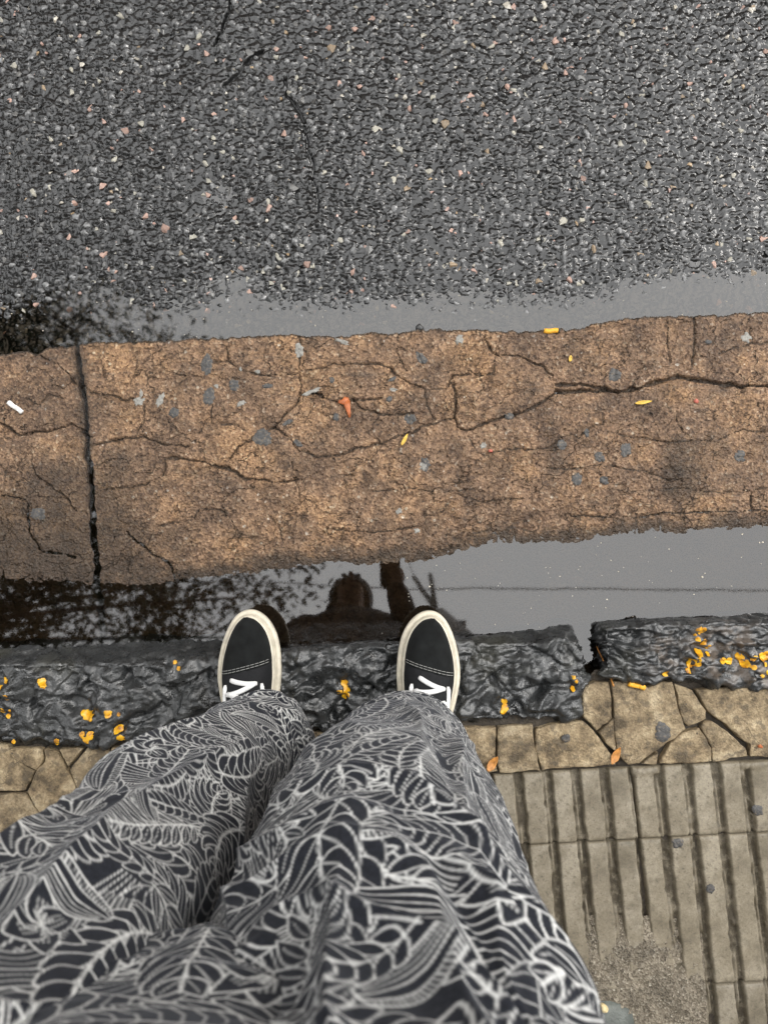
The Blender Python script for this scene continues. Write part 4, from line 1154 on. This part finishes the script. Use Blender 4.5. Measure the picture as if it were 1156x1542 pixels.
# ---- shoes
def shoe(cx, toe_y, z0, ang, side):
    Ls = .288
    root_t = Matrix.Translation((cx, toe_y, z0)) @ Matrix.Rotation(ang, 4, 'Z')
    def halfw(t, extra=0.0):
        t = np.asarray(t, float)
        front = .0545 * np.sqrt(np.clip(1 - np.abs((.40 - np.minimum(t, .40)) / .40) ** 2.25, 0, 1))
        backw = np.interp(t, [.40, .52, .65, .80, .92, 1.0], [.0545, .050, .042, .040, .036, 0.0])
        w = np.where(t < .40, front, backw)
        return w
    n = 120
    a = np.linspace(0, 2 * math.pi, n, endpoint=False)
    # outline as (x, y): toe at y=0, heel at y=-Ls, traced by parameter
    tt = np.concatenate([np.linspace(0, 1, n // 2) ** 1.6, (np.linspace(1, 0, n // 2)) ** 1.6])
    heel_round = np.sqrt(np.clip(1 - ((np.maximum(tt, .86) - .86) / .14) ** 2, 0, 1))
    w = np.where(tt > .86, .038 * heel_round, halfw(tt))
    sg = np.concatenate([np.ones(n // 2), -np.ones(n // 2)])
    skew = side * .006 * np.exp(-((tt - .1) / .2) ** 2)                     # the toe leans inward
    out = np.stack([sg * w - skew, -tt * Ls], 1)
    keep_ = np.ones(n, bool); keep_[n // 2] = False; keep_[-1] = False
    out = out[keep_]; n = len(out)
    # even resample and outward normals
    cl = np.concatenate([out, out[:1]]); Ld = np.concatenate([[0], np.cumsum(np.hypot(*np.diff(cl, axis=0).T))])
    tq = np.linspace(0, Ld[-1], 140, endpoint=False)
    out = np.stack([np.interp(tq, Ld, cl[:, 0]), np.interp(tq, Ld, cl[:, 1])], 1); n = 140
    for _ in range(3): out = (np.roll(out, 1, 0) + 2 * out + np.roll(out, -1, 0)) / 4
    tg = np.roll(out, -1, 0) - np.roll(out, 1, 0); nm = np.stack([tg[:, 1], -tg[:, 0]], 1); nm /= np.linalg.norm(nm, axis=1)[:, None]
    if (nm * (out - out.mean(0))).sum() < 0: nm = -nm
    def ring(ins, z): return np.concatenate([out - nm * ins, np.full((n, 1), z)], 1)
    def X4(v): return (np.array(root_t)[:3, :3] @ np.asarray(v).T).T + np.array(root_t)[:3, 3]
    prof = [(.004, .0), (.0, .002), (.0, .011), (.0016, .0145), (.0062, .0170), (.0068, .0158), (.0074, .0175), (.0088, .0255), (.0105, .0300), (.0125, .0305), (.020, .029)]
    V = np.concatenate([ring(i_, z_) for i_, z_ in prof] + [np.repeat(np.concatenate([out.mean(0), [.028]])[None], n, 0)])
    V = np.concatenate([np.repeat(np.concatenate([out.mean(0), [0]])[None], n, 0), V])
    sole_me = mesh('sole', X4(V), grid_faces(len(prof) + 2, n, True), MT['rubber'])
    # upper as a height field inside the sole line
    capline = lambda x: -.092 + side * .22 * x - 1.1 * (x * x) * 0             # slanted end of the toe cap
    def height(x, y):
        t = -y / Ls
        ridge = np.interp(t, [0, .05, .12, .22, .34, .45, .58, .72, .9, 1.0], [.036, .046, .053, .058, .066, .082, .102, .108, .112, .100])
        wv = np.interp(t, [0, .02, .05, .1, .2, .4, .52, .65, .8, .92, 1.0], [.006, .016, .025, .033, .041, .0445, .041, .034, .031, .027, .010])
        s = np.clip(np.abs(x + side * .006 * np.exp(-((t - .1) / .2) ** 2)) / wv, 0, 1.0)
        return .026 + (ridge - .026) * np.clip(1 - s ** 2.6, 0, 1) ** .62
    rows = 84; cols_ = 49
    ins_pts = out - nm * .0115
    yy = np.linspace(-.0118, -Ls + .0125, rows)
    right = ins_pts[ins_pts[:, 0] > 0]; left_ = ins_pts[ins_pts[:, 0] <= 0]
    xr_ = np.interp(-yy, -right[np.argsort(-right[:, 1])][:, 1], right[np.argsort(-right[:, 1])][:, 0])
    xl_ = np.interp(-yy, -left_[np.argsort(-left_[:, 1])][:, 1], left_[np.argsort(-left_[:, 1])][:, 0])
    U_ = np.linspace(0, 1, cols_)
    gx_ = xl_[:, None] * (1 - U_) + xr_[:, None] * U_; gy_ = np.repeat(yy[:, None], cols_, 1)
    def dome(gx_, gy_, U_):
        t = -gy_ / Ls
        ridge = np.interp(t, [.03, .05, .08, .12, .22, .34, .45, .58, .72, .9, .97, 1.0], [.030, .040, .047, .052, .057, .064, .078, .098, .106, .110, .095, .05])
        s = np.abs(U_ * 2 - 1)
        return .0265 + (ridge - .0265) * np.clip(1 - s ** 2.8, 0, 1) ** .6
    gz_ = dome(gx_, gy_, U_[None, :] + 0 * gx_) + .0007 * vnoise(gx_ * 120, gy_ * 120, seed=57)
    upper = ob('shoe', mesh('shoe', X4(np.stack([gx_, gy_, gz_], -1).reshape(-1, 3)), grid_faces(rows, cols_)[:, ::-1], MT['canvas']), person)
    ob('sole', sole_me, upper)
    # toe cap: a slightly raised suede skin over the front
    f_ = np.linspace(0, 1, 44)[:, None]
    yend = -.098 - side * .20 * gx_[30:31, :]
    yt = yy[0] + (yend - yy[0]) * f_
    tr_ = lambda Y_: (np.interp(-Y_, -yy, xl_), np.interp(-Y_, -yy, xr_))
    L2, R2 = tr_(yt); xt = L2 * (1 - U_) + R2 * U_
    zt = dome(xt, yt, U_[None, :] + 0 * xt) + .0018 + .0006 * vnoise(xt * 90, yt * 90, seed=58)
    zt[-1] -= .0016
    ob('toe_cap', mesh('toe_cap', X4(np.stack([xt, yt, zt], -1).reshape(-1, 3)), grid_faces(44, cols_)[:, ::-1], MT['suede']), upper)
    def on_top(x, y, lift):
        l_, r_ = tr_(y); u = (x - l_) / (r_ - l_)
        return np.stack([x, y, dome(x, y, np.clip(u, .02, .98)) + lift], 1)
    # two rows of stitches along the cap's end
    st = []
    for dy in (.0035, .0075):
        for u in np.linspace(.05, .95, 34):
            k = int(u * (cols_ - 1))
            x0 = xt[-1, k]; y0 = yt[-1, k] + dy
            dirx = .0011; x_ = np.array([x0 - dirx, x0, x0 + dirx]); y_ = y0 - side * .20 * (x_ - x0)
            st.append(tube(on_top(x_, y_, .0022), .00045, 5))
    V, F = join(st); s_o = ob('stitching', mesh('stitching', X4(V), F, MT['thread']), upper)
    # laces: flat white bars over a dark tongue, and the eyestay edges in white thread
    for y0, x0, x1 in ((-.111, -.020, .024), (-.122, -.027, .021), (-.133, -.024, .028), (-.144, -.029, .025), (-.156, -.028, .028)):
        x_ = np.linspace(x0, x1, 15); y_ = y0 - .004 * np.cos(x_ / .03 * 1.5) - (side * .10 + .28 * (-1) ** int(round(-y0 * 90))) * x_
        pts = on_top(x_, y_, .0035)
        V, F = tube(pts, np.concatenate([[.0030], np.full(13, .0040), [.0026]]), 10, .42)
        ob('lace', mesh('lace', X4(V), F, MT['lace']), upper)
    for sx in (-1, 1):                                                      # pale curved stripe down each side
        y_ = np.linspace(-.118, -.215, 18); l_, r_ = tr_(y_)
        x_ = (l_ + r_) / 2 + sx * (r_ - l_) / 2 * np.linspace(.70, .90, 18)
        V, F = tube(on_top(x_, y_, .0018), np.concatenate([[.002], np.full(16, .0042), [.002]]), 8, .3)
        ob('side_stripe', mesh('side_stripe', X4(V), F, MT['lace']), upper)
    return upper
shoe(-.236, -.093, .134, math.radians(3.0), -1)
shoe(.085, -.095, .134, math.radians(-4.5), 1)

# ---- the phone held over the street
bm = bmesh.new(); bmesh.ops.create_cube(bm, size=1); bmesh.ops.scale(bm, vec=(.074, .148, .008), verts=bm.verts)
bmesh.ops.bevel(bm, geom=[e for e in bm.edges if abs((e.verts[0].co - e.verts[1].co).z) > .004], offset=.011, segments=5, affect='EDGES')
me = bpy.data.meshes.new('phone'); bm.to_mesh(me); bm.free(); me.materials.append(MT['phone'])
phone = ob('phone', me, None, 'black mobile phone held flat over the street in the raised hand', 'phone', loc=(.022, -.052, CAM_H + .0125))
phone.rotation_euler = (PITCH, 0, 0)
V, F = tube([(-.022, .052, -.0075), (-.022, .052, -.004)], .007, 20)
ob('lens_ring', mesh('lens_ring', V, F, MT['phone'], False), phone)

# ================================================================= things lying about
def butt(name, px, py, z, L, r, ang, filt, label, burnt=True, mat_body='filter'):
    x, y, _ = P3(px, py, z)
    t = np.linspace(-.5, .5, 9) * L
    c, s = math.cos(ang), math.sin(ang)
    rad = r * (1 + .10 * vnoise(t * 200, t * 0, seed=int(px)))
    pts = np.stack([t * c, t * s + .0006 * np.sin(t * 300), np.full(9, r * .82)], 1)
    o = bpy.data.objects.new(name, None); COL.objects.link(o); o.location = (x, y, z); o.empty_display_size = .01
    o['label'] = label; o['category'] = 'cigarette butt'
    k = 7 if burnt else 5
    V, F = tube(pts[:k + 1], rad[:k + 1], 14, .85)
    ob('filter_paper', mesh('filter_paper', V, F, MT[mat_body]), o)
    V, F = tube(pts[k:], rad[k:] * 1.03, 14, .85)
    ob('burnt_end' if burnt else 'filter_end', mesh('end', V, F, MT['ash' if burnt else filt]), o)
    return o
butt('cigarette_butt', 25, 614, .0150, .031, .0042, math.radians(-35), 'paper', 'white cigarette butt lying on the left concrete gutter slab', False, 'paper')
butt('cigarette_butt', 830, 499, .0135, .029, .0044, math.radians(2), 'filter', 'orange cigarette butt on the road edge of the gutter beside the puddle', True)
butt('cigarette_butt', 957, 1032, ZS + .003, .029, .0046, math.radians(-14), 'filter', 'orange cigarette butt on the paving behind the right kerb stone', False)
def leaf(name, px, py, z, L, w, ang, curl, mat, label, cat='leaf', seed=0, fold=.35):
    x, y, _ = P3(px, py, z)
    t = np.linspace(0, 1, 15); s = np.linspace(-1, 1, 7)
    T_, S_ = np.meshgrid(t, s, indexing='ij')
    wd = w * np.sin(math.pi * np.clip(T_, .02, .985) ** .8) ** .75 * (1 + .15 * vnoise(T_ * 6, S_ * 0, seed=seed))
    lx = (T_ - .5) * L; ly = S_ * wd
    lz = .0012 + curl * (T_ - .5) ** 2 * L * 2 + fold * np.abs(ly) + .0008 * vnoise(T_ * 7, S_ * 3, seed=seed + 1)
    lz = lz - lz.min() + .0006
    c, s_ = math.cos(ang), math.sin(ang)
    V = np.stack([lx * c - ly * s_, lx * s_ + ly * c, lz], -1).reshape(-1, 3)
    me = mesh(name, V, grid_faces(15, 7), MT[mat])
    o = ob(name, me, None, label, cat, loc=(x, y, z))
    m = o.modifiers.new('thickness', 'SOLIDIFY'); m.thickness = .0004
    vein, f = tube(np.stack([(t - .5) * L * c, (t - .5) * L * s_, lz[:, 3] + .0002], 1), .0004, 5)
    ob('midrib', mesh('midrib', vein, f, MT[mat]), o)
    return o
leaf('fallen_leaf', 926, 1137, ZS + .004, .032, .0065, math.radians(62), .25, 'dry_leaf', 'curled dry orange leaf stuck in the joint beside the ribbed tiles', seed=1)
leaf('fallen_leaf', 741, 1149, ZS + .004, .030, .007, math.radians(55), .3, 'dry_leaf', 'small dry orange leaf on the paving beside the right trouser leg', seed=2)
leaf('leaf_sliver', 968, 606, .0162, .031, .0032, math.radians(8), .05, 'yellow_leaf', 'narrow yellow leaf sliver under the long crack of the gutter', seed=3)
leaf('leaf_sliver', 609, 662, .0162, .024, .0034, math.radians(62), .05, 'yellow_leaf', 'short yellow leaf sliver across a thin crack of the gutter', seed=4)
leaf('leaf_sliver', 858, 540, .0162, .012, .0030, math.radians(80), .05, 'yellow_leaf', 'tiny yellow leaf scrap near the road edge of the gutter', seed=5)
# orange wrapper scrap: crumpled T shape
def scrap(px, py, z, pts, mat, label, name, cat):
    x, y, _ = P3(px, py, z)
    parts_ = []
    for line, w in pts:
        q = np.array(line) * .00127; q[:, 1] *= -1
        q3 = np.concatenate([q, .0014 + .0006 * np.sin(np.arange(len(q)) * 1.7)[:, None]], 1)
        parts_.append(tube(q3, np.array(w) * .00127, 9, .4))
    V, F = join(parts_)
    return ob(name, mesh(name, V, F, MT[mat]), None, label, cat, loc=(x, y, z))
scrap(521, 608, .0145, [([(-11, -3), (-5, -2), (0, -5), (4, -6)], [2, 4, 6, 3]), ([(1, -4), (2, 4), (4, 12), (5, 20)], [5, 4.5, 3, 1.5])], 'rust', 'crumpled orange scrap lying on a crack of the gutter slab', 'orange_scrap', 'scrap')
scrap(1047, 605, .0145, [([(-3, 0), (0, -1), (3, 1)], [2.2, 3.6, 2])], 'red', 'small red chip on the gutter below the long crack', 'red_chip', 'chip')
scrap(738, 679, .0145, [([(-3, 0), (0, 0), (3, 0)], [1.6, 2.4, 1.6])], 'red', 'tiny red chip in a thin crack of the gutter middle', 'red_chip', 'chip')
scrap(1143, 1124, ZS + .004, [([(-3, 0), (0, -1), (3, 1)], [1.6, 2.4, 1.6])], 'rust', 'tiny orange crumb on the paving behind the right kerb stone', 'orange_crumb', 'crumb')
t = np.linspace(0, 1, 16)
tw = np.stack([np.interp(t, [0, .4, .7, 1], [903, 911, 915, 917]), np.interp(t, [0, .4, .7, 1], [976, 1000, 1016, 1030])], 1)
twx, twy = P(tw[:, 0], tw[:, 1], .03)
V, F = tube(np.stack([twx, twy, .008 + .046 * t], 1), np.linspace(.0010, .0016, 16), 7)
ob('twig', mesh('twig', V, F, MT['dry_leaf']), None, 'thin orange brown twig hanging in the gap between two kerb stones', 'twig')
def pebble(px, py, z, r, mat, label, seed, name='pebble', flat=.7):
    x, y, _ = P3(px, py, z)
    me = bpy.data.meshes.new(name); bm = bmesh.new(); bmesh.ops.create_icosphere(bm, subdivisions=3, radius=1)
    for v in bm.verts:
        k = 1 + .22 * float(vnoise(np.array([v.co.x * 1.3 + seed]), np.array([v.co.y * 1.3]), np.array([v.co.z * 1.3 + .01]), seed)[0])
        v.co = (v.co.x * r * k, v.co.y * r * .85 * k, v.co.z * r * flat * k)
    for f in bm.faces: f.smooth = True
    bm.to_mesh(me); bm.free(); me.materials.append(MT[mat])
    return ob(name, me, None, label, 'pebble' if name == 'pebble' else 'stone', loc=(x, y, z))
pebble(631, 494, .0, .0080, 'pebble', 'black pebble standing in the puddle against the gutter edge', 1)
pebble(906, 1518, ZS + .012, .0095, 'cream', 'cream coloured pebble on the gritty mortar beside the trousers', 2)
pebble(888, 1572, ZS - .004, .085, 'rock', 'rounded grey green stone sunk in the gritty mortar', 6, 'sunken_stone', .36)
# specks drifting on the water
sp = np.random.default_rng(77); parts_ = []
for _ in range(150):
    px, py = (sp.uniform(560, 1300), sp.uniform(790, 960)) if sp.random() < .75 else (sp.uniform(-100, 1200), sp.uniform(450, 510))
    x, y, _z = P3(px, py, 0)
    if shore_y(x) - .008 < y < edge_y(x) + .006: continue
    r = sp.uniform(.0006, .0016) * (1.7 if sp.random() < .06 else 1)
    hv, hf = HULLS[int(sp.integers(0, 16))]
    parts_.append((hv * (r, r, r * .4) + (x, y, .0004), hf))
V, F = join(parts_)
ob('floating_dust', mesh('floating_dust', V, F, MT['speck']), None, 'pale dust specks floating on the puddles', 'dust', 'stuff')

# ================================================================= overhead: what the puddles mirror, then two added unseen house fronts
def tree(x, y, label):
    r = np.random.default_rng(91)
    root = bpy.data.objects.new('street_tree', None); COL.objects.link(root); root.location = (x, y, .1)
    root['label'] = label; root['category'] = 'tree'
    def limb(p0, p1, r0, r1, sag=.0):
        t = np.linspace(0, 1, 9)[:, None]
        q = np.array(p0) * (1 - t) + np.array(p1) * t
        q = q + .06 * np.stack([vnoise(t[:, 0] * 3 + p1[0] * 7, t[:, 0] * 0 + p1[1], seed=61), vnoise(t[:, 0] * 3, t[:, 0] * 0 + p1[0], seed=62), 0 * t[:, 0]], 1) * np.sin(math.pi * t)
        return tube(q, np.linspace(r0, r1, 9), 9)
    tr_parts = [limb((0, 0, -.05), (.15, .1, 1.6), .19, .14), limb((.15, .1, 1.55), (.3, .35, 3.6), .14, .10)]
    V, F = join(tr_parts); ob('trunk', mesh('trunk', V, F, MT['bark']), root)
    clusters = []
    limbs = []
    for k in range(29):
        a = r.uniform(0, 6.28); rad = r.uniform(.8, 3.1)
        ty_ = 1.0 + rad * math.sin(a) * 1.25
        tip = (.55 + rad * math.cos(a) - .20 * max(0, ty_ - .2), ty_, r.uniform(4.6, 7.6))
        if k >= 21: tip = (r.uniform(-.6, 1.25), r.uniform(2.5, 4.3), r.uniform(4.8, 7.0))
        limbs.append(limb((.28, .32, r.uniform(2.9, 3.5)), tip, .034, .010))
        for j in range(5):
            s = r.uniform(.45, 1.05)
            base = np.array([.28, .32, 3.3]) * (1 - s) + np.array(tip) * s
            end = base + r.normal(0, .48, 3)
            limbs.append(limb(base, end, .014, .004)); clusters.append(end)
    V, F = join(limbs); ob('limbs', mesh('limbs', V, F, MT['bark']), root)
    C = np.array(clusters); n = 300
    ctr = np.repeat(C, n, 0) + r.normal(0, .26, (len(C) * n, 3)) * (1, 1, .8)
    N_ = len(ctr); L = r.uniform(.026, .052, N_)
    ax = r.normal(size=(N_, 3)); ax[:, 2] *= .5; ax /= np.linalg.norm(ax, axis=1)[:, None]
    nb = np.cross(ax, r.normal(size=(N_, 3))); nb /= np.linalg.norm(nb, axis=1)[:, None]
    up = np.cross(ax, nb)
    P0 = ctr - ax * L[:, None]; P1 = ctr + ax * L[:, None]
    Lf = ctr + nb * L[:, None] * .45 + up * L[:, None] * .12; Rt = ctr - nb * L[:, None] * .45 + up * L[:, None] * .12
    V = np.stack([P0, Lf, P1, Rt], 1).reshape(-1, 3)
    F = np.arange(4 * N_).reshape(-1, 4)
    ob('crown', mesh('crown', V, F, MT['leaf'], False), root)
tree(-4.1, -.85, 'leafy street tree beside the kerb, mirrored in the puddle')
pole = bpy.data.objects.new('utility_pole', None); COL.objects.link(pole)
pole.location = (.98, -1.02, .1); pole['label'] = 'tall grey utility pole with forked top behind the kerb'; pole['category'] = 'pole'
HP = 11.9
V, F = tube([(0, 0, -.1), (0, 0, 4), (0, 0, 8), (0, 0, HP - .3)], [.15, .135, .115, .10], 16)
ob('shaft', mesh('shaft', V, F, MT['steel']), pole)
q = np.array(P3(655, 917, -HP)); q[2] = HP
for tip in ((622, 868), (648, 864)):
    e = np.array(P3(*tip, -HP - .25)); e[2] = HP + .25
    V, F = tube([q - (.98, -1.02, .1), (q + e) / 2 - (.98, -1.02, .1), e - (.98, -1.02, .1)], [.05, .042, .04], 10)
    ob('fork_arm', mesh('fork_arm', V, F, MT['steel']), pole)
V, F = box(np.array([*P(692, 941, -9.5), 9.5]) - (.98, -1.02, .1), (.16, .12, .14)); ob('junction_box', mesh('junction_box', V, F, MT['cable'], False), pole)
def cable(pts, r, label):
    w = np.array([[*P(px, py, -z), z] for px, py, z in pts])
    V, F = tube(w, r, 7)
    return ob('overhead_cable', mesh('overhead_cable', V, F, MT['cable']), None, label, 'cable')
cable([(-1500, 850, 12.2), (430, 877, 11.6), (520, 884, 11.6), (650, 888, 11.7), (700, 886, 11.7), (1156, 889, 11.6), (3200, 905, 11.9)], .012, 'black overhead cable running along the street past the forked pole')
cable([(450, 560, 13), (615, 842, 11.9), (622, 866, 11.9)], .008, 'thin drop wire leaving the short arm of the forked pole')

def unseen_building(x0, x1, yf, depth, h, label, wall_mat, face):  # added out of view to darken the low sky over the wet surfaces
    """a plain three-storey house front; face = +1 looks to +Y"""
    root = bpy.data.objects.new('unseen_building', None); COL.objects.link(root); root.location = ((x0 + x1) / 2, yf, .1)
    root['label'] = label; root['category'] = 'unseen_building'
    w = x1 - x0
    V, F = box((0, -face * depth / 2, h / 2), (w, depth, h)); ob('wall', mesh('wall', V, F, MT[wall_mat], False), root)
    V, F = box((0, face * .06, h - .15), (w, .24, .22)); ob('cornice', mesh('cornice', V, F, MT[wall_mat], False), root)
    wm = {}
    for fl in range(3):
        for k in range(int(w / 2.2)):
            cx = -w / 2 + 1.1 + k * 2.2
            if fl == 0 and k % 3 == 1:
                V, F = box((cx, face * .035, 1.15), (1.0, .05, 2.3)); d = ob('door', mesh('door', V, F, MT['bark'], False), root)
                V, F = box((cx + .38, face * .08, 1.05), (.04, .05, .12)); ob('handle', mesh('handle', V, F, MT['steel'], False), d)
                continue
            if 'f' not in wm:
                fr_ = [box((0, 0, sz * .72), (1.16, .09, .08)) for sz in (-1, 1)] + [box((sx * .54, 0, 0), (.08, .085, 1.38)) for sx in (-1, 1)] + [box((0, 0, 0), (.06, .075, 1.36))]
                V, F = join(fr_); wm['f'] = mesh('window', V, F, MT['lace'], False)
                V, F = box((0, 0, 0), (1.0, .04, 1.36)); wm['p'] = mesh('pane', V, F, MT['phone'], False)
                V, F = box((0, face * .05, -.80), (1.3, .2, .06)); wm['s'] = mesh('sill', V, F, MT['steel'], False)
            f = ob('window', wm['f'], root, loc=(cx, face * .05, 1.6 + fl * 3.1))
            ob('pane', wm['p'], f); ob('sill', wm['s'], f)
    return root
unseen_building(-13, 14, -3.1, 6, 9.8, 'unseen three storey plastered front added behind the sidewalk to shape the light', 'render', 1)
unseen_building(-13, 14, 9.2, 6, 10.5, 'unseen three storey brownish front added across the street to shape the light', 'render2', -1)
